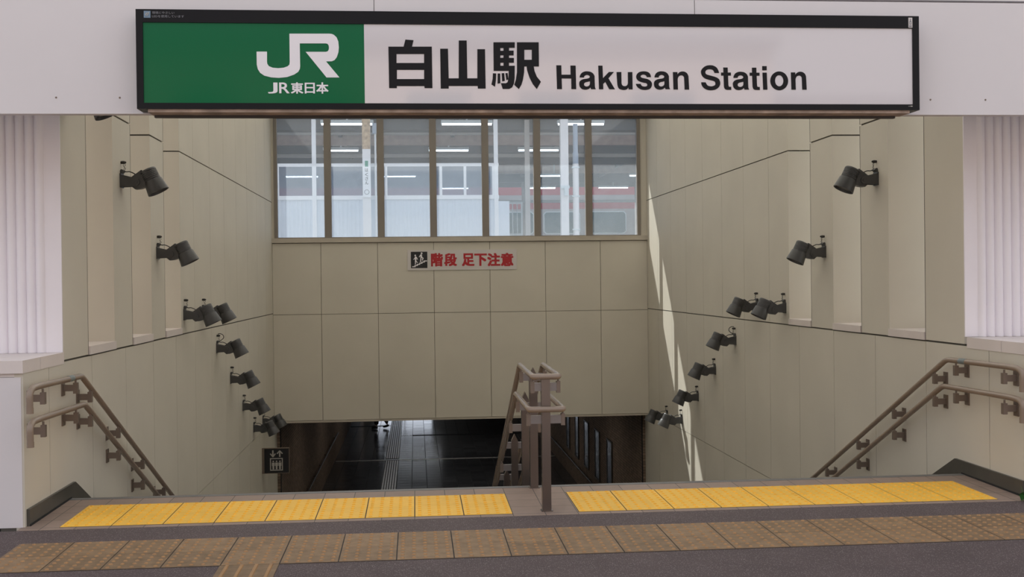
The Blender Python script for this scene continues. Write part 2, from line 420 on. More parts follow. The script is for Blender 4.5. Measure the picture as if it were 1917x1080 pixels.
KANJI = [[(-0.1418,2.8353),(-0.0516,2.8359),(-0.0404,2.8782),(0.0079,2.8746),(-0.0016,2.8362),(0.1161,2.837),(0.117,2.5892),(0.0702,2.5891),(0.0687,2.6015),(-0.0943,2.6009),(-0.0945,2.5885),(-0.1404,2.5884)],[(-0.0942,2.7917),(0.0699,2.7927),(0.0693,2.7391),(-0.0949,2.7383)],[(-0.0931,2.6972),(0.0688,2.6979),(0.0681,2.6432),(-0.0938,2.6426)],[(0.1662,2.8249),(0.2125,2.8252),(0.2149,2.6483),(0.2748,2.6486),(0.2781,2.8748),(0.3252,2.8752),(0.3264,2.6488),(0.3866,2.649),(0.3887,2.8235),(0.4347,2.8238),(0.4358,2.5874),(0.3892,2.5873),(0.3883,2.6031),(0.2143,2.6025),(0.2141,2.5867),(0.1667,2.5866)],[(0.4858,2.8655),(0.6147,2.8664),(0.6143,2.8329),(0.5794,2.8327),(0.5793,2.8162),(0.6072,2.8164),(0.6069,2.7874),(0.5789,2.7872),(0.5787,2.7725),(0.6084,2.7726),(0.6081,2.7431),(0.5784,2.7429),(0.5782,2.7253),(0.613,2.7255),(0.6116,2.6516),(0.6066,2.6175),(0.5961,2.5959),(0.5777,2.5856),(0.5389,2.5855),(0.5279,2.6201),(0.5581,2.6202),(0.5679,2.6259),(0.5738,2.6458),(0.5761,2.6941),(0.4855,2.6937)],[(0.527,2.8312),(0.5463,2.8313),(0.5462,2.8149),(0.5268,2.8147)],[(0.5265,2.7875),(0.5458,2.7876),(0.5457,2.7729),(0.5263,2.7727)],[(0.5265,2.7427),(0.5453,2.7428),(0.5451,2.7252),(0.5263,2.7251)],[(0.4807,2.6795),(0.5007,2.6784),(0.4985,2.6398),(0.4923,2.599),(0.4708,2.6125),(0.4786,2.6454)],[(0.5092,2.6785),(0.5246,2.6785),(0.525,2.6201),(0.5079,2.6172)],[(0.5332,2.6797),(0.5486,2.6809),(0.552,2.6344),(0.536,2.6309)],[(0.556,2.6798),(0.5691,2.6821),(0.5738,2.643),(0.5612,2.6389)],[(0.6278,2.8665),(0.7594,2.8674),(0.7595,2.7217),(0.728,2.7215),(0.7322,2.6948),(0.7456,2.6607),(0.7704,2.6295),(0.7447,2.5856),(0.721,2.6151),(0.7014,2.6549),(0.6876,2.6975),(0.685,2.7213),(0.6707,2.7213),(0.6691,2.686),(0.6612,2.6405),(0.6523,2.612),(0.6365,2.5852),(0.6082,2.6107),(0.6183,2.6403),(0.6257,2.6858)],[(0.6719,2.8219),(0.7171,2.8222),(0.7164,2.7619),(0.6712,2.7616)]]
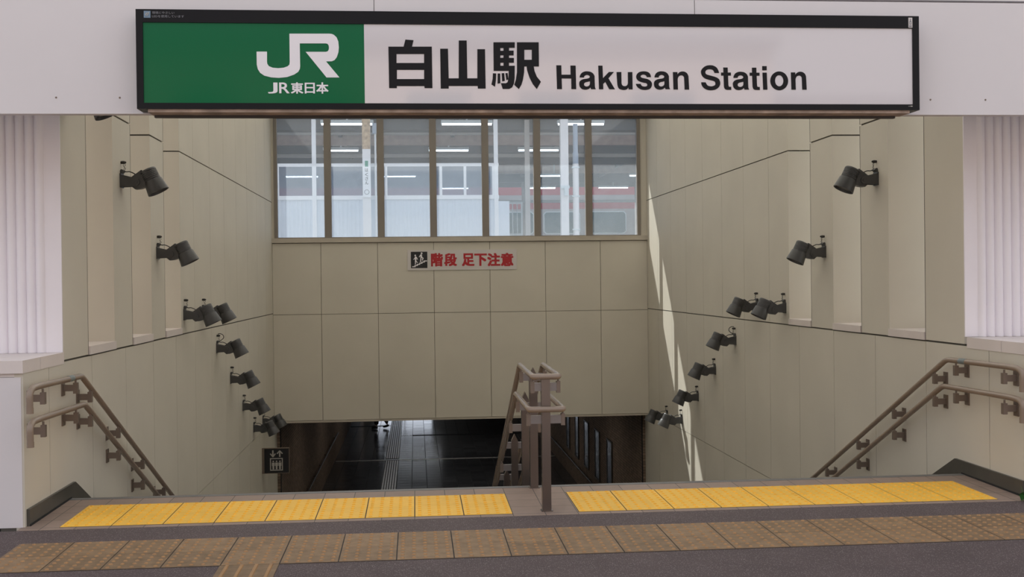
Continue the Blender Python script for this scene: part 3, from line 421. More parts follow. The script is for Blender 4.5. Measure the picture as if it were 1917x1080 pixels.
LATIN = [[(0.8648,2.7294),(0.8954,2.7294),(0.8959,2.6731),(0.9513,2.6731),(0.9509,2.7287),(0.9826,2.7281),(0.9844,2.5858),(0.9549,2.5862),(0.9547,2.6502),(0.8965,2.6502),(0.8979,2.5858),(0.8677,2.5858)],[(1.0067,2.6568),(1.007,2.6594),(1.0074,2.6627),(1.0081,2.6663),(1.0094,2.6699),(1.0114,2.6738),(1.0139,2.6779),(1.017,2.6819),(1.0204,2.6852),(1.0244,2.6878),(1.0289,2.6899),(1.0336,2.6916),(1.038,2.6928),(1.0419,2.6937),(1.0456,2.694),(1.0493,2.6941),(1.0535,2.6939),(1.0582,2.6936),(1.0634,2.693),(1.0686,2.692),(1.0733,2.6906),(1.0777,2.6888),(1.0818,2.6865),(1.0855,2.6838),(1.0888,2.6808),(1.0915,2.6773),(1.0938,2.6733),(1.0956,2.6692),(1.0969,2.6656),(1.0976,2.6634),(1.0977,2.6621),(1.0976,2.6599),(1.0976,2.6546),(1.0978,2.6444),(1.0981,2.6306),(1.0984,2.6169),(1.0987,2.6066),(1.099,2.6013),(1.0993,2.5988),(1.0997,2.5975),(1.1002,2.5957),(1.1011,2.593),(1.1022,2.5903),(1.1033,2.5879),(1.1042,2.5859),(1.0755,2.5859),(1.0711,2.5962),(1.0694,2.5945),(1.0674,2.5923),(1.065,2.59),(1.0623,2.5881),(1.0593,2.5866),(1.0561,2.5853),(1.0526,2.5843),(1.0491,2.5835),(1.0454,2.583),(1.0415,2.5827),(1.0375,2.5827),(1.0336,2.5831),(1.0297,2.5838),(1.0256,2.5848),(1.0217,2.5862),(1.0182,2.5881),(1.0149,2.5905),(1.0119,2.5935),(1.0093,2.5967),(1.0071,2.6001),(1.0055,2.6037),(1.0044,2.6077),(1.0036,2.6116),(1.0032,2.6154),(1.003,2.6189),(1.0031,2.6223),(1.0036,2.6255),(1.0045,2.6285),(1.0057,2.6312),(1.0071,2.6337),(1.0091,2.6361),(1.0116,2.6383),(1.0146,2.6404),(1.0181,2.6424),(1.0222,2.6443),(1.027,2.6459),(1.0332,2.6472),(1.0405,2.6483),(1.0477,2.6493),(1.0535,2.6503),(1.0575,2.6513),(1.0604,2.6523),(1.0626,2.6534),(1.0645,2.6546),(1.0662,2.6561),(1.0674,2.6578),(1.0682,2.6595),(1.0685,2.6612),(1.0682,2.6629),(1.0674,2.6646),(1.0662,2.6662),(1.0645,2.6677),(1.0622,2.6691),(1.0594,2.6705),(1.0564,2.6715),(1.0535,2.6721),(1.0506,2.6721),(1.0477,2.6717),(1.045,2.6709),(1.0424,2.6699),(1.0401,2.6686),(1.038,2.6669),(1.0361,2.6651),(1.0347,2.6634),(1.0339,2.6616),(1.0335,2.6598),(1.0333,2.6581),(1.0332,2.6568)],[(1.0685,2.6339),(1.0659,2.6333),(1.0627,2.6324),(1.0591,2.6315),(1.0557,2.6306),(1.0523,2.6299),(1.0488,2.6292),(1.0454,2.6284),(1.0424,2.6274),(1.0398,2.626),(1.0375,2.6245),(1.0355,2.6228),(1.0341,2.6208),(1.0331,2.6185),(1.0326,2.6159),(1.0325,2.6133),(1.033,2.611),(1.0339,2.609),(1.0354,2.6073),(1.0372,2.6057),(1.0391,2.6045),(1.0413,2.6035),(1.0438,2.6028),(1.0464,2.6023),(1.0491,2.6023),(1.0518,2.6026),(1.0547,2.6033),(1.0576,2.6043),(1.0601,2.6056),(1.0623,2.6071),(1.0642,2.6089),(1.0658,2.6109),(1.0671,2.6132),(1.068,2.6157),(1.0685,2.6185),(1.0687,2.6214),(1.0689,2.6241),(1.0689,2.6268),(1.0688,2.6295),(1.0686,2.632)],[(1.1206,2.7288),(1.1467,2.7288),(1.149,2.6534),(1.1858,2.6906),(1.2166,2.6906),(1.1824,2.6523),(1.2215,2.5857),(1.1869,2.5857),(1.1628,2.6301),(1.1501,2.6179),(1.1501,2.5857),(1.1239,2.5857)],[(1.2323,2.69),(1.2619,2.6908),(1.262,2.6785),(1.2621,2.6625),(1.2623,2.6465),(1.2624,2.6343),(1.2625,2.6275),(1.2624,2.6237),(1.2626,2.6214),(1.2632,2.6188),(1.2643,2.6157),(1.2657,2.6129),(1.2674,2.6104),(1.2696,2.6084),(1.2724,2.6069),(1.2757,2.6057),(1.2791,2.605),(1.2825,2.6048),(1.2859,2.6053),(1.2894,2.6063),(1.2927,2.6078),(1.2954,2.6097),(1.2974,2.6121),(1.299,2.6151),(1.3001,2.6182),(1.301,2.6214),(1.3016,2.6235),(1.3018,2.6251),(1.3018,2.6281),(1.3018,2.6343),(1.3019,2.6462),(1.3019,2.6619),(1.3018,2.6778),(1.3018,2.69),(1.3296,2.6908),(1.3304,2.5851),(1.3057,2.5856),(1.3047,2.5981),(1.3029,2.5956),(1.3008,2.5923),(1.2983,2.589),(1.2954,2.5864),(1.292,2.5846),(1.2882,2.5832),(1.2841,2.5823),(1.2799,2.5818),(1.2755,2.5817),(1.2709,2.5821),(1.2663,2.5828),(1.2619,2.5838),(1.2577,2.5849),(1.2535,2.5862),(1.2497,2.5879),(1.2465,2.5903),(1.2439,2.5935),(1.2418,2.5973),(1.2401,2.6016),(1.2387,2.6058),(1.2378,2.6091),(1.2372,2.6118),(1.2368,2.616),(1.2362,2.624),(1.2352,2.6382),(1.2341,2.6569),(1.2331,2.6756)],[(1.4181,2.6601),(1.4175,2.662),(1.4169,2.6644),(1.4159,2.6669),(1.4142,2.6691),(1.4116,2.6711),(1.4083,2.673),(1.4047,2.6746),(1.4012,2.6755),(1.3975,2.6756),(1.3936,2.6751),(1.3899,2.6741),(1.3869,2.6729),(1.3844,2.6714),(1.3824,2.6694),(1.381,2.6673),(1.3804,2.6652),(1.3806,2.6633),(1.3816,2.6612),(1.3833,2.6593),(1.3856,2.6576),(1.3886,2.6563),(1.3924,2.6552),(1.3967,2.6543),(1.4012,2.6532),(1.4061,2.6522),(1.4114,2.6513),(1.4168,2.6502),(1.422,2.6487),(1.4269,2.6466),(1.4318,2.6442),(1.4363,2.6415),(1.4402,2.6384),(1.4433,2.635),(1.4459,2.6313),(1.448,2.6272),(1.4493,2.6231),(1.4499,2.6188),(1.4498,2.6142),(1.4492,2.6096),(1.448,2.6052),(1.4462,2.601),(1.4438,2.5969),(1.4409,2.5931),(1.4376,2.5899),(1.4336,2.5876),(1.429,2.5859),(1.4241,2.5846),(1.4194,2.5835),(1.4149,2.5827),(1.4105,2.5823),(1.4059,2.5821),(1.4012,2.5823),(1.3961,2.5827),(1.3908,2.5834),(1.3855,2.5845),(1.3804,2.5861),(1.3754,2.5884),(1.3706,2.5913),(1.366,2.5944),(1.3622,2.5976),(1.3591,2.6008),(1.3567,2.6041),(1.3547,2.6074),(1.3531,2.6103),(1.352,2.613),(1.3513,2.6154),(1.3509,2.6176),(1.3505,2.6193),(1.3804,2.6193),(1.3811,2.6174),(1.3818,2.615),(1.3829,2.6125),(1.3843,2.6103),(1.3861,2.6086),(1.3883,2.6071),(1.3907,2.6058),(1.3934,2.6047),(1.3964,2.6039),(1.3997,2.6034),(1.4031,2.6031),(1.4064,2.6032),(1.4096,2.6036),(1.4129,2.6042),(1.4158,2.6052),(1.4181,2.6065),(1.4197,2.6084),(1.4208,2.6107),(1.4213,2.6132),(1.4212,2.6155),(1.4204,2.6176),(1.419,2.6196),(1.417,2.6215),(1.4142,2.6231),(1.4105,2.6243),(1.4061,2.625),(1.4012,2.6258),(1.396,2.6269),(1.3903,2.6285),(1.384,2.6303),(1.3779,2.6323),(1.3726,2.6346),(1.3682,2.6371),(1.3643,2.6399),(1.361,2.6429),(1.3583,2.6461),(1.3561,2.6497),(1.3546,2.6535),(1.3535,2.6575),(1.3531,2.6614),(1.3532,2.6653),(1.3539,2.6692),(1.3552,2.6731),(1.357,2.6767),(1.3594,2.6803),(1.3624,2.6837),(1.366,2.6869),(1.37,2.6895),(1.3746,2.6916),(1.3797,2.6931),(1.3852,2.6943),(1.3908,2.6951),(1.3966,2.6956),(1.4027,2.6957),(1.4086,2.6954),(1.4142,2.6946),(1.4193,2.6933),(1.4242,2.6916),(1.4286,2.6894),(1.4324,2.687),(1.4355,2.6842),(1.4379,2.681),(1.4399,2.6776),(1.4415,2.6742),(1.4426,2.6705),(1.4433,2.6666),(1.4437,2.663),(1.4441,2.6601)],[(1.4656,2.6587),(1.466,2.6613),(1.4663,2.6646),(1.467,2.6682),(1.4683,2.6719),(1.4702,2.6757),(1.4728,2.6799),(1.4757,2.6839),(1.4791,2.6872),(1.483,2.6899),(1.4875,2.692),(1.4921,2.6936),(1.4965,2.6949),(1.5003,2.6958),(1.5039,2.6961),(1.5076,2.6962),(1.5117,2.696),(1.5164,2.6957),(1.5214,2.6951),(1.5265,2.6941),(1.5312,2.6927),(1.5355,2.6908),(1.5395,2.6885),(1.5432,2.6859),(1.5464,2.6829),(1.5491,2.6793),(1.5513,2.6752),(1.5531,2.6712),(1.5544,2.6675),(1.5551,2.6653),(1.5552,2.6641),(1.5551,2.6618),(1.5551,2.6565),(1.5553,2.6462),(1.5556,2.6324),(1.5559,2.6186),(1.5562,2.6083),(1.5565,2.6029),(1.5568,2.6004),(1.5571,2.5991),(1.5577,2.5973),(1.5586,2.5946),(1.5597,2.5919),(1.5608,2.5894),(1.5616,2.5874),(1.5334,2.5874),(1.529,2.5977),(1.5274,2.596),(1.5253,2.5938),(1.523,2.5915),(1.5204,2.5896),(1.5175,2.5881),(1.5142,2.5868),(1.5108,2.5858),(1.5073,2.585),(1.5037,2.5845),(1.4999,2.5842),(1.496,2.5842),(1.4921,2.5846),(1.4882,2.5853),(1.4843,2.5863),(1.4804,2.5877),(1.4769,2.5896),(1.4738,2.5921),(1.4708,2.595),(1.4682,2.5983),(1.4661,2.6017),(1.4645,2.6054),(1.4634,2.6093),(1.4626,2.6133),(1.4622,2.617),(1.462,2.6206),(1.4621,2.624),(1.4626,2.6272),(1.4635,2.6302),(1.4646,2.633),(1.4661,2.6355),(1.468,2.6378),(1.4704,2.6401),(1.4734,2.6422),(1.4768,2.6443),(1.4809,2.6461),(1.4856,2.6478),(1.4917,2.6491),(1.4989,2.6502),(1.506,2.6511),(1.5117,2.6521),(1.5156,2.6532),(1.5185,2.6542),(1.5207,2.6553),(1.5225,2.6565),(1.5242,2.658),(1.5254,2.6597),(1.5262,2.6614),(1.5264,2.6631),(1.5262,2.6648),(1.5254,2.6665),(1.5242,2.6682),(1.5225,2.6697),(1.5203,2.6711),(1.5175,2.6724),(1.5145,2.6735),(1.5117,2.6741),(1.5089,2.6741),(1.506,2.6737),(1.5033,2.6729),(1.5008,2.6719),(1.4985,2.6705),(1.4964,2.6689),(1.4946,2.6671),(1.4932,2.6653),(1.4924,2.6636),(1.492,2.6617),(1.4919,2.66),(1.4917,2.6587)],[(1.5264,2.6357),(1.5239,2.635),(1.5207,2.6342),(1.5172,2.6333),(1.5138,2.6324),(1.5105,2.6317),(1.5071,2.631),(1.5037,2.6302),(1.5008,2.6291),(1.4982,2.6278),(1.4959,2.6262),(1.494,2.6245),(1.4926,2.6225),(1.4916,2.6202),(1.4911,2.6176),(1.4911,2.615),(1.4915,2.6127),(1.4924,2.6107),(1.4938,2.6089),(1.4956,2.6073),(1.4976,2.6061),(1.4997,2.6051),(1.5021,2.6044),(1.5047,2.6039),(1.5073,2.6039),(1.5101,2.6042),(1.5129,2.6049),(1.5157,2.6059),(1.5182,2.6072),(1.5203,2.6087),(1.5222,2.6105),(1.5239,2.6126),(1.5251,2.6149),(1.526,2.6174),(1.5265,2.6202),(1.5267,2.6231),(1.5269,2.6258),(1.5269,2.6285),(1.5268,2.6313),(1.5266,2.6337)],[(1.5801,2.6916),(1.6079,2.6916),(1.6084,2.6779),(1.6102,2.6802),(1.6125,2.6833),(1.6152,2.6864),(1.6182,2.689),(1.6216,2.6911),(1.6254,2.693),(1.6294,2.6945),(1.6336,2.6955),(1.638,2.6959),(1.6426,2.6958),(1.6472,2.6953),(1.6516,2.6942),(1.6558,2.6926),(1.66,2.6905),(1.6638,2.6879),(1.667,2.6851),(1.6696,2.6819),(1.6717,2.6783),(1.6734,2.6746),(1.6748,2.6709),(1.6756,2.6687),(1.6761,2.6673),(1.6764,2.6642),(1.6768,2.6566),(1.6776,2.6417),(1.6784,2.6215),(1.6793,2.601),(1.6799,2.5854),(1.6516,2.5854),(1.6512,2.5993),(1.6507,2.6174),(1.6501,2.6354),(1.6495,2.6489),(1.6492,2.656),(1.6491,2.6595),(1.6487,2.6612),(1.6477,2.6631),(1.646,2.6657),(1.6438,2.6678),(1.6413,2.6696),(1.6387,2.6709),(1.6363,2.6717),(1.6338,2.6721),(1.6311,2.6721),(1.6285,2.6717),(1.6255,2.6708),(1.6224,2.6695),(1.6194,2.6678),(1.6169,2.6657),(1.6148,2.6632),(1.613,2.6603),(1.6116,2.6572),(1.6105,2.654),(1.6097,2.6519),(1.6093,2.6503),(1.6092,2.6474),(1.6092,2.6411),(1.6093,2.6293),(1.6097,2.6135),(1.6101,2.5976),(1.6105,2.5854),(1.5827,2.5854)],[(1.8666,2.6873),(1.866,2.6905),(1.8652,2.6945),(1.8641,2.699),(1.8625,2.7034),(1.8604,2.7078),(1.8578,2.7126),(1.8548,2.7172),(1.8511,2.7212),(1.8467,2.7247),(1.8416,2.7277),(1.8361,2.7303),(1.8306,2.7323),(1.8251,2.7337),(1.8194,2.7344),(1.8136,2.7347),(1.8079,2.7346),(1.8021,2.7341),(1.7962,2.7333),(1.7905,2.7319),(1.7851,2.7301),(1.7801,2.7277),(1.7753,2.7248),(1.7708,2.7214),(1.7669,2.7179),(1.7633,2.714),(1.76,2.7098),(1.7574,2.7055),(1.7555,2.7011),(1.7545,2.6967),(1.7542,2.6923),(1.7546,2.6878),(1.7555,2.6833),(1.757,2.6787),(1.759,2.674),(1.7616,2.6695),(1.7646,2.6654),(1.7679,2.6619),(1.7717,2.6587),(1.7759,2.6558),(1.7805,2.6532),(1.7857,2.6509),(1.7913,2.6489),(1.7973,2.6471),(1.8033,2.6454),(1.8097,2.6438),(1.8165,2.6425),(1.823,2.6411),(1.8284,2.6398),(1.8323,2.6385),(1.8354,2.6374),(1.8377,2.636),(1.8397,2.6342),(1.8415,2.6318),(1.8428,2.6289),(1.8436,2.6259),(1.8438,2.6231),(1.8436,2.6204),(1.8429,2.6177),(1.8416,2.6152),(1.8397,2.613),(1.837,2.6111),(1.8335,2.6095),(1.8297,2.6081),(1.8261,2.607),(1.8227,2.6063),(1.8194,2.6059),(1.816,2.6059),(1.8124,2.6061),(1.8084,2.6066),(1.8042,2.6074),(1.8,2.6086),(1.7965,2.6101),(1.7936,2.6124),(1.7912,2.6152),(1.7892,2.6181),(1.7874,2.6208),(1.7858,2.6234),(1.7846,2.626),(1.7836,2.6284),(1.7828,2.6302),(1.755,2.6302),(1.7554,2.627),(1.7557,2.6229),(1.7564,2.6185),(1.7578,2.6142),(1.7598,2.6099),(1.7623,2.6056),(1.7655,2.6013),(1.7691,2.5974),(1.7735,2.5938),(1.7785,2.5905),(1.784,2.5875),(1.7896,2.5852),(1.7955,2.5835),(1.8017,2.5824),(1.8082,2.5818),(1.8147,2.5816),(1.8215,2.5819),(1.8286,2.5826),(1.8356,2.5838),(1.842,2.5856),(1.8479,2.5881),(1.8533,2.5912),(1.8583,2.5948),(1.8625,2.5985),(1.866,2.6027),(1.8689,2.6072),(1.8712,2.6118),(1.8728,2.6164),(1.8737,2.6209),(1.8739,2.6254),(1.8736,2.6298),(1.8728,2.6342),(1.8716,2.6386),(1.8699,2.643),(1.8677,2.6472),(1.8648,2.651),(1.8612,2.6542),(1.8569,2.6571),(1.852,2.6597),(1.8466,2.6621),(1.8403,2.6643),(1.8333,2.6663),(1.8261,2.6681),(1.8192,2.6699),(1.8125,2.6717),(1.8057,2.6733),(1.7994,2.675),(1.7942,2.6766),(1.7904,2.6782),(1.7876,2.6797),(1.7856,2.6813),(1.7839,2.6833),(1.7826,2.6858),(1.7818,2.6887),(1.7815,2.6917),(1.7817,2.6944),(1.7824,2.6969),(1.7837,2.6992),(1.7854,2.7014),(1.7874,2.7034),(1.7897,2.7051),(1.7924,2.7067),(1.7954,2.708),(1.7987,2.7089),(1.8025,2.7096),(1.8066,2.7099),(1.8108,2.7099),(1.8147,2.7096),(1.8184,2.7089),(1.8221,2.7079),(1.8255,2.7067),(1.8284,2.7051),(1.8306,2.7033),(1.8324,2.7012),(1.8339,2.6989),(1.8352,2.6967),(1.8363,2.6942),(1.8373,2.6916),(1.838,2.6892),(1.8386,2.6873)],[(1.8939,2.721),(1.9212,2.721),(1.9217,2.6904),(1.941,2.6904),(1.941,2.6717),(1.9228,2.6717),(1.9231,2.6595),(1.9236,2.6436),(1.9241,2.6278),(1.9246,2.6162),(1.9252,2.6101),(1.9258,2.6074),(1.9265,2.6064),(1.9274,2.6053),(1.9284,2.6042),(1.9296,2.6038),(1.931,2.6036),(1.9326,2.6035),(1.9348,2.6034),(1.9373,2.6034),(1.9398,2.6035),(1.9417,2.6035),(1.9424,2.585),(1.9367,2.5848),(1.9292,2.5846),(1.9217,2.5846),(1.9155,2.585),(1.9112,2.5858),(1.9079,2.5869),(1.9053,2.5883),(1.903,2.5902),(1.9011,2.5926),(1.8996,2.5955),(1.8986,2.5986),(1.8977,2.6015),(1.8972,2.6029),(1.8969,2.6035),(1.8968,2.6057),(1.8966,2.6117),(1.8962,2.6242),(1.8958,2.6412),(1.8953,2.6584),(1.895,2.6717),(1.8795,2.6717),(1.8795,2.6904),(1.8943,2.6904)],[(1.9564,2.6581),(1.9568,2.6607),(1.9571,2.664),(1.9578,2.6676),(1.9591,2.6713),(1.9611,2.6752),(1.9637,2.6794),(1.9667,2.6834),(1.9701,2.6868),(1.9742,2.6894),(1.9787,2.6915),(1.9834,2.6932),(1.9879,2.6945),(1.9918,2.6954),(1.9955,2.6957),(1.9992,2.6958),(2.0034,2.6956),(2.0081,2.6952),(2.0133,2.6946),(2.0185,2.6937),(2.0233,2.6923),(2.0277,2.6904),(2.0318,2.6881),(2.0355,2.6854),(2.0388,2.6824),(2.0415,2.6788),(2.0438,2.6747),(2.0456,2.6706),(2.047,2.6669),(2.0477,2.6647),(2.0478,2.6635),(2.0476,2.6612),(2.0477,2.6559),(2.0479,2.6455),(2.0482,2.6316),(2.0484,2.6177),(2.0488,2.6073),(2.0491,2.6019),(2.0494,2.5994),(2.0497,2.5981),(2.0503,2.5963),(2.0512,2.5936),(2.0523,2.5908),(2.0534,2.5883),(2.0543,2.5864),(2.0255,2.5864),(2.0211,2.5967),(2.0194,2.595),(2.0173,2.5928),(2.0149,2.5905),(2.0122,2.5886),(2.0093,2.5871),(2.006,2.5858),(2.0025,2.5847),(1.9989,2.5839),(1.9952,2.5834),(1.9913,2.5831),(1.9874,2.5831),(1.9834,2.5835),(1.9795,2.5842),(1.9754,2.5852),(1.9715,2.5867),(1.9679,2.5886),(1.9647,2.591),(1.9617,2.594),(1.959,2.5973),(1.9569,2.6007),(1.9552,2.6044),(1.9541,2.6084),(1.9533,2.6124),(1.9529,2.6162),(1.9527,2.6197),(1.9528,2.6231),(1.9533,2.6264),(1.9542,2.6294),(1.9554,2.6322),(1.9569,2.6347),(1.9588,2.6371),(1.9613,2.6393),(1.9643,2.6415),(1.9678,2.6435),(1.9719,2.6454),(1.9768,2.6471),(1.983,2.6484),(1.9904,2.6495),(1.9976,2.6504),(2.0034,2.6515),(2.0074,2.6525),(2.0103,2.6535),(2.0125,2.6546),(2.0144,2.6559),(2.0161,2.6574),(2.0174,2.6591),(2.0182,2.6608),(2.0184,2.6625),(2.0182,2.6642),(2.0174,2.666),(2.0161,2.6676),(2.0144,2.6691),(2.0122,2.6705),(2.0093,2.6719),(2.0063,2.673),(2.0034,2.6735),(2.0005,2.6736),(1.9976,2.6731),(1.9948,2.6723),(1.9923,2.6713),(1.99,2.67),(1.9878,2.6683),(1.986,2.6665),(1.9845,2.6647),(1.9837,2.6629),(1.9833,2.6611),(1.9832,2.6594),(1.983,2.6581)],[(2.0184,2.6349),(2.0159,2.6342),(2.0126,2.6334),(2.009,2.6325),(2.0056,2.6316),(2.0022,2.6309),(1.9987,2.6302),(1.9953,2.6294),(1.9923,2.6283),(1.9897,2.6269),(1.9873,2.6254),(1.9854,2.6236),(1.9839,2.6217),(1.9829,2.6193),(1.9824,2.6167),(1.9824,2.6141),(1.9828,2.6117),(1.9837,2.6097),(1.9852,2.6079),(1.987,2.6064),(1.989,2.6051),(1.9912,2.6041),(1.9937,2.6034),(1.9963,2.603),(1.9989,2.6029),(2.0017,2.6032),(2.0047,2.6039),(2.0075,2.605),(2.01,2.6062),(2.0122,2.6078),(2.0141,2.6096),(2.0158,2.6117),(2.0171,2.6139),(2.018,2.6165),(2.0185,2.6193),(2.0187,2.6222),(2.0189,2.625),(2.0189,2.6277),(2.0188,2.6305),(2.0186,2.6329)],[(2.073,2.7209),(2.1004,2.7209),(2.1009,2.6903),(2.1203,2.6903),(2.1203,2.6715),(2.102,2.6715),(2.1024,2.6593),(2.1028,2.6434),(2.1033,2.6276),(2.1039,2.6159),(2.1044,2.6099),(2.105,2.6072),(2.1057,2.6061),(2.1066,2.6051),(2.1077,2.6039),(2.1088,2.6035),(2.1102,2.6034),(2.1119,2.6033),(2.114,2.6031),(2.1166,2.6031),(2.1191,2.6032),(2.121,2.6033),(2.1217,2.5847),(2.1159,2.5845),(2.1085,2.5843),(2.1009,2.5843),(2.0947,2.5847),(2.0904,2.5855),(2.0871,2.5866),(2.0844,2.588),(2.0821,2.5899),(2.0802,2.5923),(2.0788,2.5952),(2.0777,2.5983),(2.0769,2.6012),(2.0763,2.6027),(2.0761,2.6033),(2.076,2.6054),(2.0757,2.6114),(2.0754,2.6239),(2.0749,2.641),(2.0745,2.6583),(2.0741,2.6715),(2.0586,2.6715),(2.0586,2.6903),(2.0735,2.6903)],[(2.1376,2.7309),(2.1658,2.7309),(2.1658,2.7051),(2.1376,2.7051)],[(2.1387,2.6908),(2.1658,2.6908),(2.1691,2.5863),(2.1424,2.5863)],[(2.2999,2.6408),(2.2996,2.6352),(2.2988,2.6295),(2.2975,2.6239),(2.2956,2.6186),(2.2933,2.6136),(2.2904,2.6087),(2.2871,2.604),(2.2835,2.5999),(2.2794,2.5961),(2.2749,2.5927),(2.2702,2.5897),(2.2652,2.5873),(2.2601,2.5854),(2.2547,2.584),(2.2492,2.5832),(2.2438,2.5829),(2.2383,2.5832),(2.2328,2.584),(2.2274,2.5854),(2.2223,2.5873),(2.2173,2.5897),(2.2126,2.5927),(2.2081,2.5961),(2.204,2.5999),(2.2004,2.604),(2.1971,2.6087),(2.1942,2.6136),(2.1919,2.6186),(2.19,2.6239),(2.1887,2.6295),(2.1879,2.6352),(2.1876,2.6408),(2.1879,2.6464),(2.1887,2.6521),(2.19,2.6577),(2.1919,2.663),(2.1942,2.668),(2.1971,2.6729),(2.2004,2.6776),(2.204,2.6817),(2.2081,2.6855),(2.2126,2.6889),(2.2173,2.6919),(2.2223,2.6943),(2.2274,2.6962),(2.2328,2.6976),(2.2383,2.6984),(2.2438,2.6987),(2.2492,2.6984),(2.2547,2.6976),(2.2601,2.6962),(2.2652,2.6943),(2.2702,2.6919),(2.2749,2.6889),(2.2794,2.6855),(2.2835,2.6817),(2.2871,2.6776),(2.2904,2.6729),(2.2933,2.668),(2.2956,2.663),(2.2975,2.6577),(2.2988,2.6521),(2.2996,2.6464)],[(2.2702,2.6415),(2.27,2.6382),(2.2697,2.6349),(2.269,2.6316),(2.2682,2.6285),(2.2671,2.6255),(2.2657,2.6226),(2.2642,2.6199),(2.2624,2.6174),(2.2605,2.6152),(2.2584,2.6132),(2.2562,2.6115),(2.2539,2.6101),(2.2514,2.609),(2.2489,2.6082),(2.2463,2.6077),(2.2438,2.6075),(2.2412,2.6077),(2.2386,2.6082),(2.2361,2.609),(2.2336,2.6101),(2.2313,2.6115),(2.2291,2.6132),(2.227,2.6152),(2.2251,2.6174),(2.2233,2.6199),(2.2218,2.6226),(2.2204,2.6255),(2.2193,2.6285),(2.2185,2.6316),(2.2178,2.6349),(2.2175,2.6382),(2.2173,2.6415),(2.2175,2.6448),(2.2178,2.6481),(2.2185,2.6514),(2.2193,2.6545),(2.2204,2.6575),(2.2218,2.6604),(2.2233,2.6631),(2.2251,2.6655),(2.227,2.6677),(2.2291,2.6697),(2.2313,2.6715),(2.2336,2.6729),(2.2361,2.674),(2.2386,2.6748),(2.2412,2.6753),(2.2438,2.6755),(2.2463,2.6753),(2.2489,2.6748),(2.2514,2.674),(2.2539,2.6729),(2.2562,2.6715),(2.2584,2.6697),(2.2605,2.6677),(2.2624,2.6655),(2.2642,2.6631),(2.2657,2.6604),(2.2671,2.6575),(2.2682,2.6545),(2.269,2.6514),(2.2697,2.6481),(2.27,2.6448)],[(2.3179,2.6932),(2.3454,2.6932),(2.3459,2.6795),(2.3478,2.6818),(2.35,2.6848),(2.3527,2.688),(2.3556,2.6906),(2.359,2.6927),(2.3628,2.6946),(2.3668,2.6961),(2.3709,2.6971),(2.3753,2.6975),(2.3798,2.6974),(2.3844,2.6969),(2.3888,2.6958),(2.3929,2.6942),(2.397,2.6921),(2.4008,2.6895),(2.4041,2.6867),(2.4066,2.6835),(2.4087,2.6799),(2.4104,2.6761),(2.4117,2.6725),(2.4126,2.6702),(2.413,2.6689),(2.4133,2.6658),(2.4137,2.6582),(2.4145,2.6432),(2.4153,2.623),(2.4162,2.6026),(2.4168,2.5869),(2.3888,2.5869),(2.3883,2.6008),(2.3878,2.619),(2.3872,2.637),(2.3867,2.6504),(2.3864,2.6576),(2.3863,2.661),(2.3859,2.6627),(2.3849,2.6647),(2.3832,2.6672),(2.381,2.6694),(2.3785,2.6712),(2.376,2.6725),(2.3736,2.6733),(2.3711,2.6737),(2.3685,2.6737),(2.3658,2.6732),(2.3629,2.6724),(2.3598,2.671),(2.3569,2.6693),(2.3544,2.6673),(2.3523,2.6648),(2.3505,2.6619),(2.3491,2.6588),(2.348,2.6556),(2.3472,2.6535),(2.3469,2.6519),(2.3467,2.6489),(2.3467,2.6426),(2.3469,2.6308),(2.3472,2.615),(2.3477,2.5991),(2.348,2.5869),(2.3204,2.5869)]]
SMALL = [('J',-0.852,-0.7961,2.5544,2.619),('R',-0.7868,-0.7268,2.5558,2.6192),('東',-0.7184,-0.646,2.554,2.6208),('日',-0.6376,-0.5781,2.555,2.6186),('本',-0.5701,-0.4983,2.5544,2.6213)]
STAIRTXT = [('階',0.2647,0.4629,1.6804,1.8997),('段',0.4824,0.693,1.6836,1.8975),('足',0.7768,0.9847,1.6805,1.8925),('下',0.9821,1.1925,1.6817,1.8872),('注',1.1989,1.4154,1.676,1.8928),('意',1.424,1.6331,1.6737,1.8941)]
STAIRPIC = [(-0.066,1.6563),(0.2049,1.9264)]
STAIRBOARD = [(-0.1215,1.6204),(1.6897,1.9525)]
# ================================================================== setting
XL, XR = -2.325, 3.90          # inner faces of the stairwell's side walls
YB = 18.5                      # back wall
ZP = -3.5                      # floor of the underpass
SLOPE = 0.0133
def gz(y): return SLOPE * (y - 6.804)

# --- pavement in front, sloping gently up to the stair head
g = MB()
for (y0, y1) in ((-14, 6.745),):
    g.hexa([(-16, y0, gz(y0) - .3), (18, y0, gz(y0) - .3), (18, y1, gz(y1) - .3), (-16, y1, gz(y1) - .3), (-16, y0, gz(y0)), (18, y0, gz(y0)), (18, y1, gz(y1)), (-16, y1, gz(y1))])
struct(g.build('ground', M['paving']), 'purple-brown speckled resin pavement in front of the stairs', 'pavement')

f = MB(); y0, y1 = 6.745, 7.6
f.hexa([(XL - .02, y0, gz(y0) - .15), (XR + .02, y0, gz(y0) - .15), (XR + .02, y1, gz(y1) - .15), (XL - .02, y1, gz(y1) - .15), (XL - .02, y0, gz(y0) + .001), (XR + .02, y0, gz(y0) + .001), (XR + .02, y1, gz(y1) + .001), (XL - .02, y1, gz(y1) + .001)])
struct(f.build('floor', M['border']), 'grey-brown tiled landing at the head of the stairs', 'floor')

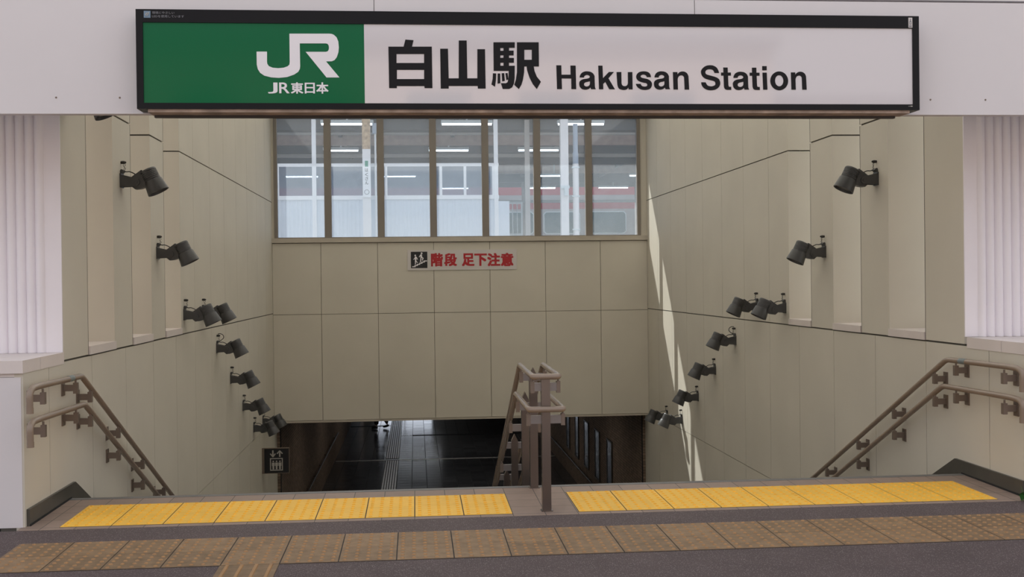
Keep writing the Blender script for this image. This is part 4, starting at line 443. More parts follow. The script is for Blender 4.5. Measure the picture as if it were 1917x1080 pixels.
# --- pale forecourt added to bounce light, and the building across it, behind the viewer
g = MB(); g.box(-30, 34, -26, -1.5, gz(-1.5) - .2, gz(-1.5) + .002)
struct(g.build('ground_forecourt', M['forecourt']), 'pale forecourt behind the viewer, added to bounce light onto the facade', 'forecourt')
ob = thing('opposite_building', 'beige building across the forecourt, mirrored faintly in the sign', 'building', (2, -20, gz(-1.5)))
b = MB(); b.box(-24, 9, -8, 0, 0, 8.6); b.box(9, 26, -8, -2, 0, 7.2); b.build('wall', M['oppwall'], ob)
b = MB(); b.box(-24.3, 9.2, -8, .35, 8.6, 8.9); b.box(9.2, 26, -8, -1.8, 7.2, 7.45); b.build('roof_slab', M['trainroof'], ob)
for i in range(9):
    for z_ in (2.2, 5.6):
        b = MB(); b.box(-22.6 + i * 3.4, -20.7 + i * 3.4, -.02, .04, z_, z_ + 1.6); b.build('window', M['trainglass'], ob)
b = MB(); b.box(-8, 6, 0, 1.2, 4.0, 4.3); b.build('awning', M['lightbeam'], ob)

# --- stairs
N_ST = 22; RUN = 0.318; RISE = (gz(7.6) - ZP) / N_ST
prof = [(7.6, gz(7.6))]; y, z = 7.655, gz(7.6)
for i in range(N_ST):
    prof.append((y, z)); z -= RISE; prof.append((y, z)); y += RUN
Y_FOOT = y - RUN
prof += [(Y_FOOT, ZP - .2), (7.6, ZP - .2)]
s = MB(); s.prism(prof, 'x', XL - .02, XR + .02)
struct(s.build('floor_stairs', M['step']), 'stone steps going down to the underpass', 'stairs')
n = MB()
y, z = 7.655, gz(7.6)
for i in range(N_ST):
    n.box(XL + .005, XR - .005, y - .055, y + .006, z - .02, z + .003); y += RUN; z -= RISE
struct(n.build('trim_1', M['nosing']), 'grey nosing strips along the stair edges', 'stair nosing')

# --- tactile paving
def tactile(name, label, x0, ncols, y0, nrows, base, dome, gapx=0.0065, group=None, t=0.004, mid=0.003):
    b = MB(); c = 0.3
    b.mi = 1
    zb = gz(y0)
    ya, yb = y0 - .001, y0 + nrows * c + .001
    b.hexa([(x0, ya, gz(ya)), (x0 + ncols * c, ya, gz(ya)), (x0 + ncols * c, yb, gz(yb)), (x0, yb, gz(yb)), (x0, ya, gz(ya) + .002), (x0 + ncols * c, ya, gz(ya) + .002), (x0 + ncols * c, yb, gz(yb) + .002), (x0, yb, gz(yb) + .002)])
    for i in range(ncols):
        for j in range(nrows):
            xa, xb = x0 + i * c + gapx / 2, x0 + (i + 1) * c - gapx / 2
            ya, yb = y0 + j * c + mid / 2, y0 + (j + 1) * c - mid / 2
            b.mi = 0
            b.hexa([(xa, ya, gz(ya)), (xb, ya, gz(ya)), (xb, yb, gz(yb)), (xa, yb, gz(yb)), (xa, ya, gz(ya) + t), (xb, ya, gz(ya) + t), (xb, yb, gz(yb) + t), (xa, yb, gz(yb) + t)])
            b.mi = 2
            for p in range(5):
                for q in range(5):
                    yy = y0 + j * c + .03 + q * .06
                    b.dome(x0 + i * c + .03 + p * .06, yy, gz(yy) + t, .0125, .0075, .005)
    o = b.build(name, [base, M['grout'], dome])
    return tag(o, label, 'tactile paving', group)
tactile('tactile_paving', 'bright yellow dotted tactile strip at stair top, left of the central handrail posts', -2.12, 9, 6.804, 2, M['yellow'], M['yellowdot'], group='yellow warning strips')
tactile('tactile_paving', 'bright yellow dotted tactile strip at stair top, right of the central handrail posts', 0.988, 9, 6.804, 2, M['yellow'], M['yellowdot'], group='yellow warning strips')
tactile('tactile_paving', 'worn brown dotted tactile strip running along the pavement', -2.214, 24, 5.81, 2, M['brown'], M['browndot'])
b = MB(); x0 = -1.014
for j in range(3):
    ya, yb = 5.806 - .3 * (j + 1), 5.804 - .3 * j
    b.mi = 0
    b.hexa([(x0, ya + .002, gz(ya)), (x0 + .298, ya + .002, gz(ya)), (x0 + .298, yb, gz(yb)), (x0, yb, gz(yb)), (x0, ya + .002, gz(ya) + .004), (x0 + .298, ya + .002, gz(ya) + .004), (x0 + .298, yb, gz(yb) + .004), (x0, yb, gz(yb) + .004)])
    b.mi = 1
    for k in range(4):
        xa = x0 + .0275 + k * .0745
        b.hexa([(xa, ya + .012, gz(ya) + .004), (xa + .02, ya + .012, gz(ya) + .004), (xa + .02, yb - .004, gz(yb) + .004), (xa, yb - .004, gz(yb) + .004), (xa + .003, ya + .016, gz(ya) + .009), (xa + .017, ya + .016, gz(ya) + .009), (xa + .017, yb - .008, gz(yb) + .009), (xa + .003, yb - .008, gz(yb) + .009)])
tag(b.build('tactile_paving', [M['brown'], M['browndot']]), 'brown ribbed guide tiles branching from the dotted strip towards the viewer', 'tactile paving')

# --- side walls: real panels over a recessed dark backing
JG = 0.004
def panel(b, X, o, y0, y1, z0, z1, d=0.06, g=JG, gt=JG):
    b.mi = 0; b.box(X, X + o * d, y0 + g, y1 - g, z0 + gt, z1 - gt)
def side_wall(name, X, o, n0, niches, label):
    b = MB()
    JOINTS = [7.3 + .945 * k for k in range(12)]
    ys = [6.83] + JOINTS + [18.83]
    # lower bands
    for z0, z1 in ((-3.5, -.80), (-.80, .932)):
        for a, c in zip(ys, ys[1:]): panel(b, X, o, a, c, z0, z1, .05, .0036, .0055 if z1 < 0 else .004)
    b.mi = 1; b.box(X + o * .010, X + o * .14, 6.835, 18.83, -3.5, .930)
    # upper bands
    segs = []; a = n0
    for (p, q) in niches: segs.append((a, p)); a = q
    for z0, z1 in ((.935, 2.757), (2.757, 4.4)):
        for (p, q) in segs:
            b.mi = 0; b.box(X, X + o * .5, p, q, z0 + .007, z1 - .007)
            b.mi = 1; b.box(X - o * .0006, X + o * .02, q - .008, q + .0006, z0 + .007, z1 - .007)
            b.mi = 1; b.box(X + o * .012, X + o * .49, p + .012, q - .012, z1 - .01, z1 + .01) if z1 < 4 else None
        yy = [niches[-1][1]] + [j for j in JOINTS if j > niches[-1][1] + .3] + [18.83]
        for i, (p, q) in enumerate(zip(yy, yy[1:])):
            b.mi = 0; b.box(X, X + o * (.5 if i == 0 else .05), p + (0 if i == 0 else .0036), q - .0036, z0 + .006, z1 - .006)
    b.mi = 1; b.box(X + o * .010, X + o * .14, niches[-1][1] + .05, 18.83, .935, 4.4)
    b.mi = 1; b.box(X + o * .012, X + o * .5, n0 + .02, 18.83, .928, .938)
    # niche backs
    struct(b.build(name, [M['panel'], M['joint']]), label, 'wall')
LN = [(8.17, 8.87), (9.42, 10.10), (10.63, 11.33)]
RN = [(8.25, 8.90), (9.48, 10.13), (10.72, 11.37)]
side_wall('wall_left', XL, -1, 7.6, LN, 'beige panelled stairwell wall on the left')
side_wall('wall_right', XR, 1, 7.64, RN, 'beige panelled stairwell wall on the right')
k = 2; kw = 8
for X, o, nn, sd_ in ((XL, -1, LN, 'left'), (XR, 1, RN, 'right')):
    for (p, q), wh in zip(nn, ('nearest', 'middle', 'farthest')):
        b = MB(); b.box(X + o * .46, X + o * .475, p - .02, q + .02, .98, 4.405)
        struct(b.build('window_%d' % kw, M['slotleft' if sd_ == 'left' else 'slot']), 'added light-passing pane behind the %s recess, %s wall' % (wh, sd_), 'window'); kw += 1
        b = MB(); b.box(X - o * .012, X + o * .49, p + .002, q + .002, .940, 1.0)
        struct(b.build('trim_%d' % k, M['sill'], bevel=.003), 'pale sill at the foot of the %s recess in the %s wall' % (wh, sd_), 'sill'); k += 1

# --- back wall with panels, opening to the underpass below
b = MB()
XJ = [XL] + [-1.538, -.612, .311, 1.241, 2.171, 3.10] + [XR]
for z0, z1 in ((-.83, .915), (.915, 2.085)):
    for a, c in zip(XJ, XJ[1:]):
        b.mi = 0; b.box(a + .004, c - .004, YB, YB + .05, z0 + .004, z1 - .004)
b.mi = 1; b.box(XL, XR, YB + .010, YB + .30, -.82, 2.085)
b.mi = 0; b.box(XL, XR, YB + .02, YB + .30, 4.19, 4.4)
struct(b.build('wall_back', [M['panel'], M['sealant']]), 'beige panelled back wall over the passage opening', 'wall')
b = MB(); b.box(XL, XR, YB - .035, YB + .30, 2.09, 2.165)
struct(b.build('trim_8', M['ledge'], bevel=.004), 'stone ledge under the row of windows', 'ledge')
b = MB(); b.box(XL + .002, XR - .002, YB - .008, YB + .31, -.862, -.832)
struct(b.build('trim_9', M['ledge']), 'pale edge trim under the back wall', 'trim')

# --- windows
WX = [-2.232, -1.414, -.548, .315, 1.182, 2.05, 2.920, 3.762]
ords = ('first', 'second', 'third', 'fourth', 'fifth', 'sixth', 'seventh')
for i in range(7):
    xa, xb = WX[i], WX[i + 1]
    if i == 0: xa = -2.285
    if i == 6: xb = 3.795
    ra = .053 if i == 0 else .0565
    b = MB(); y0, y1 = 18.50, 18.60
    b.box(xa, xa + ra, y0, y1, 2.166, 4.195); b.box(xb - .0565, xb, y0, y1, 2.166, 4.195)
    b.box(xa + ra, xb - .0565, y0, y1, 4.135, 4.195); b.box(xa + ra, xb - .0565, y0 + .03, y1, 2.166, 2.180)
    fr = b.build('window_%d' % (i + 1), M['bronze'])
    struct(fr, 'bronze framed dusty window, %s from the left over the back wall' % ords[i], 'window')
    b = MB(); b.box(xa + ra - .01, xb - .0465, 18.562, 18.568, 2.17, 4.145)
    b.build('pane', M['glass'], fr)
b = MB(); b.box(XL, -2.286, 18.52, 18.62, 2.165, 4.2); b.box(3.796, XR, 18.52, 18.62, 2.165, 4.2)
struct(b.build('trim_10', M['panel']), 'beige filler strips at both ends of the window row', 'trim')

# --- unseen roof over the stairwell, made translucent to let light in
b = MB(); b.box(XL - .6, XR + .6, 7.0, 18.95, 4.41, 4.44)
struct(b.build('ceiling', M['roof']), 'unseen stairwell roof, made translucent to light the walls', 'ceiling')
b = MB(); b.box(XL - 5, XR + .6, 18.3, 19.62, 4.75, 4.82); b.box(XL - .6, XR + .6, 18.6, 18.95, 4.44, 4.75)
struct(b.build('trim_11', M['white']), 'roof eave above the back windows', 'eave')

# --- front: fascia beam, low side blocks, ribbed cladding
b = MB(); b.mi = 0
XS = [-12, -.229, 1.755, 12]
for a, c in zip(XS, XS[1:]): b.box(a + .002, c - .002, 6.83, 6.90, 2.455, 3.168)
b.mi = 1; b.box(-12, 12, 6.835, 6.895, 2.458, 3.165)
b.mi = 2
for x in (-2.11, -1.742, 3.276, 3.64, 4.4, -3.0):
    b.lathe((x, 6.83, 2.551), (0, -1, 0), [(0, .006), (.003, .005)], 10)
b.mi = 0; b.box(-12, 12, 6.93, 7.0, 2.5, 6.2)
b.box(-12, 12, 6.86, 7.0, 3.19, 6.2)
struct(b.build('wall_front', [M['white'], M['joint'], M['bracket']]), 'white fascia band above the stair entrance', 'wall')
def block(name, X, o, label):
    b = MB(); E_ = X + o * 7.2
    b.mi = 0; b.box(X + o * .012, E_, 6.83, 7.58, .0, .893)
    b.mi = 1; b.box(X + o * .014, E_, 6.834, 7.58, .895, .915)
    b.mi = 2
    xs = [X - o * .006] + [X + o * (.55 * kk) for kk in range(1, 14)]
    for a, c in zip(xs, xs[1:]):
        for (ya, yb) in ((6.815, 7.13), (7.134, 7.6)):
            x0, x1 = sorted((a, c)); b.box(x0 + .0015, x1 - .0015, ya + .0015, yb - .0015, .917, .993)
    b.mi = 3; b.box(X + o * .03, E_, 6.84, 7.58, -.12, .03)
    struct(b.build(name, [M['white'], M['sill'], M['sill'], M['gap']]), label, 'wall')
block('wall_front_left', XL, -1, 'low white side block with tiled cap, left of the stairs')
block('wall_front_right', XR, 1, 'low white side block with tiled cap, right of the stairs')
def flutes(name, X, o, y, flat, pitch, label):
    pts = [(X, y), (X + o * flat, y)]
    x = X + o * flat
    for i in range(95):
        for t in range(1, 9):
            a = t / 8; h = .026 * math.sin(PI * a) ** 0.7
            pts.append((x + o * pitch * a, y - h))
        x += o * pitch
    pts += [(x, y + .012), (X, y + .012)]
    b = MB(); b.prism(pts, 'z', .994, 4.2)
    struct(b.build(name, M['flute'], smooth=True), label, 'cladding')
flutes('trim_12', XL, -1, 7.585, .105, .0605, 'white ribbed cladding above the left block')
flutes('trim_13', XR, 1, 7.627, .095, .0635, 'white ribbed cladding above the right block')

# --- dark stone skirting that follows the stairs
for nm, X, o, lb in (('baseboard_left', XL, 1, 'left'), ('baseboard_right', XR, -1, 'right')):
    zl = ZP + .02
    top = [(6.86, gz(6.86) + .102), (7.77, gz(7.6) + .095), (7.77 + (gz(7.6) + .095 - zl - .15) / .50, zl + .15), (18.8, zl + .15)]
    bot = [(18.8, ZP - .05), (7.6, ZP - .05), (7.6, gz(7.6) - .05), (6.86, gz(6.86) - .02)]
    b = MB(); b.prism(top + bot, 'x', X, X + o * .018)
    b.mi = 1; b.prism([(6.86, gz(6.86) - .01), (7.66, gz(7.6) - .01), (7.66, gz(7.6) + .012), (6.86, gz(6.86) + .012)], 'x', X + o * .018, X + o * .024)
    struct(b.build(nm, [M['baseboard'], M['gap']]), 'dark stone skirting along the %s wall and stairs' % lb, 'skirting')

# --- underpass
b = MB(); b.box(-2.30, 3.90, Y_FOOT, 48.2, ZP - .1, ZP)
struct(b.build('floor_underpass', M['corrfloor']), 'dark glossy tiled floor of the underpass', 'floor')
b = MB(); b.mi = 0; b.box(-2.45, -2.27, 18.84, 48.2, ZP, -.8)
b.mi = 1; b.box(-2.275, -2.262, 18.82, 18.87, ZP, -.83)
struct(b.build('wall_underpass_left', [M['corrwall'], M['gap']]), 'brown tiled underpass wall on the left', 'wall')
b = MB(); b.mi = 0; b.box(3.85, 4.05, 18.84, 48.2, ZP, -.8)
b.mi = 1; b.box(3.842, 3.853, 18.82, 18.87, ZP, -.83)
struct(b.build('wall_underpass_right', [M['corrwall'], M['gap']]), 'brown tiled underpass wall on the right', 'wall')
b = MB(); b.box(-2.45, 4.05, 18.81, 48.2, -.84, -.7)
struct(b.build('ceiling_underpass', M['corrceil']), 'dark underpass ceiling', 'ceiling')
b = MB(); b.box(-2.3, 3.9, 48.0, 48.2, ZP, -.8)
struct(b.build('wall_underpass_end', M['corrceil']), 'dark far end of the underpass', 'wall')
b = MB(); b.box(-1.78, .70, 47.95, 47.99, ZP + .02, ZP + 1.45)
dr = struct(b.build('end_glow_1', M['posterframe']), 'added glowing panels standing in for the bright far end of the underpass', 'end_glow')
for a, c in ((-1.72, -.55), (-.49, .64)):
    q = MB(); q.box(a, c, 47.93, 47.95, ZP + .08, ZP + 1.38); q.build('glow_panel', M['lit'], dr)
# floor fittings of the underpass
b = MB(); b.mi = 1; b.box(-.882, -.522, Y_FOOT + 1, 30.97, ZP, ZP + .003); b.box(-.882, -.522, 31.07, 47.5, ZP, ZP + .003); b.mi = 0
for i in range(6):
    xa = -.86 + i * .06
    yy = Y_FOOT + 1.02
    while yy < 47.3:
        if not (30.6 < yy < 31.08): b.box(xa, xa + .03, yy, yy + .34, ZP + .003, ZP + .008)
        yy += .37
tag(b.build('tactile_paving', [M['strip'], M['stripbase']]), 'grey ribbed guide strip leading down the dark underpass floor', 'tactile paving')
b = MB(); b.box(-2.25, 3.84, 30.98, 31.06, ZP, ZP + .009)
tag(b.build('expansion_strip', M['steel'], bevel=.002), 'polished metal strip crossing the dark underpass floor', 'metal strip')
for xa, xb, yy, lb in ((-2.26, -1.02, 38.4, 'dark drain slot beside the feet of the walking person'), (-.14, 3.83, 35.85, 'dark drain slot crossing the underpass floor right of guide strip')):
    b = MB(); b.mi = 0; b.box(xa, xb, yy - .1, yy + .1, ZP, ZP + .004); b.mi = 1
    x = xb + .03 if xa < -1 else xa - .36
    for i in range(6): b.box(x + i * .06, x + i * .06 + .03, yy - .09, yy + .09, ZP + .0, ZP + .006)
    tag(b.build('floor_drain', [M['gap'], M['strip']]), lb, 'drain')
for X, o, zz, lb in ((-2.27, 1, -2.76, 'thin handrail along the left underpass wall'), (3.85, -1, -3.0, 'thin handrail along the right underpass wall')):
    t = thing('underpass_handrail', lb, 'handrail', (X, 20, ZP))
    b = MB(); b.tube([(o * .075, 0, zz - ZP), (o * .075, 11.3, zz - ZP)], .019, 10); b.build('rail', M['posterframe'], t, smooth=True)
    for kk in range(8):
        b = MB(); b.box(0, o * .08, kk * 1.5 + .1, kk * 1.5 + .13, zz - ZP - .05, zz - ZP - .015); b.build('bracket', M['bracket'], t)
for (ya, yb), od in zip(((21.75, 22.35), (23.25, 23.85), (24.75, 25.4), (26.3, 26.85), (27.85, 28.4)), ('nearest', 'second nearest', 'middle', 'second farthest', 'farthest')):
    t = thing('framed_panel', 'tall glossy framed panel on right underpass wall, %s of five' % od, 'panel', (3.85, ya, -2.85), 0, 'framed panels in the underpass')
    b = MB(); h = 1.07; wd = yb - ya
    b.box(-.03, 0, 0, .03, 0, h); b.box(-.03, 0, wd - .03, wd, 0, h); b.box(-.03, 0, .03, wd - .03, 0, .03); b.box(-.03, 0, .03, wd - .03, h - .03, h)
    b.build('frame', M['posterframe'], t)
    b = MB(); b.box(-.018, 0, .03, wd - .03, .03, h - .03); b.build('glazing', M['poster'], t)
# ================================================================== station sign
SX0, SX1, SZ0, SZ1, SY = -1.607, 3.134, 2.452, 3.044, 6.68
sg = thing('station_sign', 'long black-framed station name sign, green and white, above the stairs', 'sign', (0, SY, 0))
b = MB()
b.box(SX0, SX1, 0, .15, 2.968, SZ1); b.box(SX0, SX1, 0, .15, SZ0 + .01, 2.497)
b.box(SX0, -1.568, 0, .15, 2.497, 2.968); b.box(3.093, SX1, 0, .15, 2.497, 2.968)
b.build('frame', M['black'], sg, bevel=.004)
b = MB(); b.box(-1.57, -.285, .008, .03, 2.495, 2.970); b.build('green_panel', M['green'], sg)
b = MB(); b.box(-.285, 3.095, .008, .03, 2.495, 2.970); b.build('white_panel', M['signwhite'], sg)
b = MB(); b.mi = 0; b.box(SX0 + .06, SX1 - .06, .012, .16, SZ0 - .008, SZ0 + .012)
b.mi = 1; b.box(SX0 + .07, SX1 - .10, .13, .165, SZ0 - .022, SZ0 - .006)
b.build('underside_plate', [M['rust'], M['darkbrown']], sg)
Y0 = .008
poly_mesh('logo', LOGO, Y0, .002, M['whitefilm'], sg)
poly_mesh('station_name_kanji', KANJI, Y0, .002, M['ink'], sg)
poly_mesh('station_name_roman', LATIN, Y0, .002, M['ink'], sg)
ls = [text_mesh('letter', ch, Y0, .002, M['whitefilm'], None, fit=(x0, x1, z0, z1), bold=(.018 if ch in 'JR' else .026)) for ch, x0, x1, z0, z1 in SMALL]
join_meshes('company_name', ls, sg)
b = MB(); b.box(-1.560, -1.522, -.002, 0, 2.993, 3.033); st = b.build('notice_sticker', M['bluegrey'], sg)
poly_mesh('sticker_mark', [stroke(-1.552, 3.003, -1.530, 3.024, .006), disc(-1.541, 3.012, .010), disc(-1.541, 3.012, .006)], -.002, .001, M['signgrey'], st)
l1 = text_mesh('line', '環境にやさしい', 0, .0012, M['greytext'], None, fit=(-1.513, -1.385, 3.016, 3.031), bold=.0)
l2 = text_mesh('line', 'LEDを使用しています', 0, .0012, M['greytext'], None, fit=(-1.513, -1.330, 2.995, 3.010), bold=.0)
join_meshes('notice_text', [l1, l2], sg)
b = MB(); b.box(3.066, 3.091, -.002, 0, 2.972, 3.034); st = b.build('white_sticker', M['signplate'], sg)
poly_mesh('sticker_mark', [[(3.072, 2.992), (3.085, 2.992), (3.085, 3.008), (3.081, 3.014), (3.081, 3.026), (3.076, 3.026), (3.076, 3.014), (3.072, 3.008)], [(3.0745, 2.996), (3.0825, 2.996), (3.0825, 3.006), (3.0745, 3.006)], rect(3.070, 3.087, 2.977, 2.985)], -.002, .001, M['greytext'], st)
poly_mesh('maker_mark', [rect(3.062, 3.066, 2.484, 2.487), rect(3.068, 3.072, 2.484, 2.487), rect(3.075, 3.088, 2.483, 2.4885)], 0, .001, M['signgrey'], sg)

# ================================================================== wall spotlights
def make_spot(label, group):
    t = thing('wall_spotlight', label, 'spotlight', (0, 0, 0), 0, group)
    b = MB(); b.box(0, .012, -.045, .045, -.062, .05); b.prism([(0, .05), (.012, .05), (.03, .068), (.02, .082), (.006, .084), (0, .07)], 'y', -.03, .03)
    b.build('mounting_plate', M['lamp'], t, bevel=.003)
    b = MB()
    for ya, yb in ((-.046, -.036), (.036, .046)):
        b.prism([(.01, -.055), (.135, -.05), (.152, -.035), (.155, -.015), (.145, .004), (.125, .012), (.06, .028), (.01, .040)], 'y', ya, yb)
    b.box(.01, .03, -.036, .036, -.05, .035)
    b.cyl((.125, -.05, -.02), (.125, .05, -.02), .014, 12)
    b.build('arm', M['lamp'], t)
    b = MB()
    b.prism([(.075, .012), (.165, .078), (.235, .03), (.205, -.055), (.155, -.072), (.115, -.076), (.09, -.055)], 'y', -.034, .034)
    ax = Vector((.085, 0, -.175)).normalized(); top = Vector((.205, 0, .082))
    pr = [(0, .055), (.004, .0625)]
    for i in range(6):
        t0 = .010 + i * .0135; pr += [(t0, .0655), (t0 + .008, .0665), (t0 + .0085, .0615), (t0 + .0128, .0615)]
    pr += [(.092, .067), (.0985, .067)]
    b.lathe(top, ax, pr, 28)
    b.build('housing', M['lamp'], t, smooth=True)
    b = MB()
    R = [(.099, .0715), (.104, .0735), (.195, .0865), (.199, .0865), (.199, .080), (.178, .076)]
    b.lathe(top, ax, R, 28, cap0=True, cap1=False)
    b.build('cowl', M['lamp'], t, smooth=True)
    b = MB(); b.lathe(top, ax, [(.172, .075), (.178, .0755)], 28); b.build('lens', M['lens'], t)
    b = MB(); b.tube([(.02, -.015, .075), (.045, -.02, .062), (.07, -.02, .066), (.105, -.02, .052), (.125, -.015, .035)], .0042, 8, .02)
    b.build('cable', M['cable'], t, smooth=True)
    b = MB(); b.lathe((0, 0, .140), (1, 0, 0), [(0, .011), (.02, .013), (.034, .010), (.042, .006)], 10)
    b.tube([(.028, .004, .135), (.034, .006, .118), (.026, -.004, .104), (.036, .004, .092), (.024, 0, .070)], .0022, 6)
    b.tube([(.022, -.004, .135), (.020, -.004, .112), (.028, .003, .098), (.018, -.003, .076)], .0018, 6)
    b.build('wire_clip', M['cable'], t)
    return t
SPL = [(7.655, 2.668), (9.12, 2.27), (10.34, 1.727), (11.48, 1.133), (12.44, 1.123), (13.30, .687), (14.25, .242), (15.21, -.208), (16.17, -.627), (17.12, -.646)]
SPR = [(9.13, 2.263), (10.35, 1.679), (11.51, 1.116), (12.45, 1.113), (13.36, .674), (14.30, .233), (15.21, -.211), (16.16, -.649), (17.11, -.700)]
LL = ['dark spotlight at the top of the left wall, mostly hidden behind the white fascia',
      'dark wall spotlight near the top of the left wall, just below the fascia',
      'dark wall spotlight on the left wall, second full one down from the fascia',
      'dark wall spotlight on the left wall, front one of the overlapping upper pair',
      'dark wall spotlight on the left wall, rear one of the overlapping upper pair',
      'dark wall spotlight with looped cable on the left wall, just below the upper pair',
      'dark wall spotlight on the left wall, second below the upper pair',
      'dark wall spotlight on the left wall, directly above the lowest overlapping pair',
      'dark wall spotlight low on the left wall, front one of the pair above lift sign',
      'dark wall spotlight low on the left wall, rear one of the pair by passage opening']
LR = ['dark wall spotlight highest on the right wall, below the fascia',
      'dark wall spotlight on the right wall, second from the top beside a pale recess',
      'dark wall spotlight on the right wall, right-hand one of the overlapping upper pair',
      'dark wall spotlight on the right wall, left-hand one of the overlapping upper pair',
      'dark wall spotlight with looped cable on the right wall, just below the upper pair',
      'dark wall spotlight on the right wall, second below the upper pair',
      'dark wall spotlight on the right wall beside the sunlit streak, above lowest pair',
      'dark wall spotlight low on the right wall, right-hand one of the lowest pair',
      'dark wall spotlight low on the right wall, left-hand one of lowest pair by passage']
spot = make_spot(LL[0], 'wall spotlights of the stairwell')
for i, (y, z) in enumerate(SPL):
    o = spot if i == 0 else copy_tree(spot)
    o.location = (XL, y, z); o['label'] = LL[i]
for i, (y, z) in enumerate(SPR):
    o = copy_tree(spot); o.location = (XR, y, z); o.rotation_euler = (0, 0, PI); o['label'] = LR[i]
# the two lamps whose cable stands up in a loop
for o in [q for q in bpy.data.objects if q.get('label') in (LL[5], LR[4])]:
    sgn = 1
    b = MB(); b.tube([(.02, 0, .07), (.05, 0, .085), (.085, 0, .115), (.075, 0, .15), (.04, 0, .165), (.015, 0, .16)], .0042, 8, .025)
    b.build('looped_cable', M['cable'], o, smooth=True)

# ================================================================== wall handrails
def wall_rail(X, o, label, brY, dy):
    t = thing('stair_handrail', label, 'handrail', (X, 6.9, 0))
    off = o * .085
    def rail(z, yb, y_end, name):
        y0 = 6.69 + dy; pts = [(off, y0, z - .145), (off, y0 - .005, z - .03), (off, y0 + .04, z - .004), (off, y0 + .14, z), (off, yb, z - .012)]
        zl = z - .012 - .487 * (y_end - yb); pts += [(off, y_end, zl), (off, y_end + .3, zl)]
        pts = [(a, bb - 6.9, c) for a, bb, c in pts]
        b = MB(); b.tube(pts, .0195, 14, .05); b.cyl((off, y0 - 6.9, z - .147), (off, y0 - 6.9, z - .115), .0205, 14)
        r = b.build(name, M['rail'], t, smooth=True); return r
    r1 = rail(.838, 7.70 + dy, 14.4, 'upper_rail'); r2 = rail(.642, 7.76 + dy, 14.4, 'lower_rail')
    b = MB(); b.cyl((off, 7.41 + dy - 6.9, .8305), (off, 7.50 + dy - 6.9, .829), .0207, 16)
    q = b.build('braille_sleeve', M['braille'], r1, smooth=True); q['label'] = 'blue-grey sleeve on the upper rail'
    def zc(y, z, yb): return z if y < yb else z - .487 * (y - yb)
    for y in brY:
        for z, yb in ((.830, 7.70 + dy), (.633, 7.76 + dy)):
            zr = zc(y, z, yb); yy = y - 6.9; c = zr - .072
            b = MB(); x = lambda a: o * a
            b.box(0, x(.008), yy - .030, yy + .030, c - .050, c + .050)
            b.box(x(.006), x(.085), yy - .012, yy + .012, c - .020, c + .022)
            b.box(x(.072), x(.100), yy - .016, yy + .016, c - .036, c + .036)
            b.cyl((x(.085), yy, c + .03), (x(.085), yy, zr - .015), .007, 8)
            b.build('bracket', M['bracket'], t)
    return t
BR = [6.92, 7.57, 7.89, 8.60, 9.33, 10.08, 10.82, 11.56, 12.3, 13.04, 13.78]
wall_rail(XL, 1, 'taupe double handrail fixed to the left stairwell wall', BR, 0.0)
wall_rail(XR, -1, 'taupe double handrail fixed to the right stairwell wall', [y + .03 for y in BR], .04)

# ================================================================== central handrail
PX = .797
t = thing('stair_handrail', 'free-standing double handrail on square bronze posts at the stair centre', 'handrail', (PX, 6.86, 0))
PY = [(6.875, .817, 0), (7.60, .835, 1), (8.20, .61, 1), (9.12, .172, 1), (9.96, -.262, 1), (10.80, -.67, 1), (11.64, -1.08, 1), (12.48, -1.49, 1), (13.32, -1.90, 1), (14.1, -2.28, 1)]
def stair_z(y):
    if y < 7.655: return gz(y)
    return gz(7.6) - RISE * (int((y - 7.655) / RUN) + 1)
for y, zt, pk in PY:
    b = MB(); yy = y - 6.86; h = .027; zb = stair_z(y) + .001
    if pk: b.prism([(-h, zb), (h, zb), (h, zt - .055), (0, zt), (-h, zt - .055)], 'y', yy - h, yy + h)
    else: b.box(-h, h, yy - h, yy + h, zb, zt)
    b.box(-.036, .036, yy - .036, yy + .036, zb, zb + .004)
    b.build('post', M['post'], t)
for z, hw, yb, nm in ((.838, .081, 7.70, 'upper_rail'), (.636, .107, 7.74, 'lower_rail')):
    ye = 14.1
    def pth(s_): return [(s_ * hw, ye - 6.86, z - .487 * (ye - yb)), (s_ * hw, yb - 6.86, z + .008), (s_ * hw, -.035, z)]
    b = MB(); b.tube(pth(-1) + pth(1)[::-1], .0185, 14, .035); b.build(nm, M['rail'], t, smooth=True)
    for y, zt, pk in PY:
        zr = z if y < yb else z - .487 * (y - yb)
        for s_ in (-1, 1):
            b = MB(); yy = y - 6.86; c = zr - .068
            b.box(s_ * .026, s_ * hw, yy - .016, yy + .016, c - .024, c + .026)
            b.mi = 1; b.box(s_ * (hw - .012), s_ * (hw + .012), yy - .018, yy + .018, c - .036, c + .036)
            b.cyl((s_ * hw, yy, c + .03), (s_ * hw, yy, zr - .014), .006, 8)
            b.build('bracket', [M['arm'], M['bracket']], t)

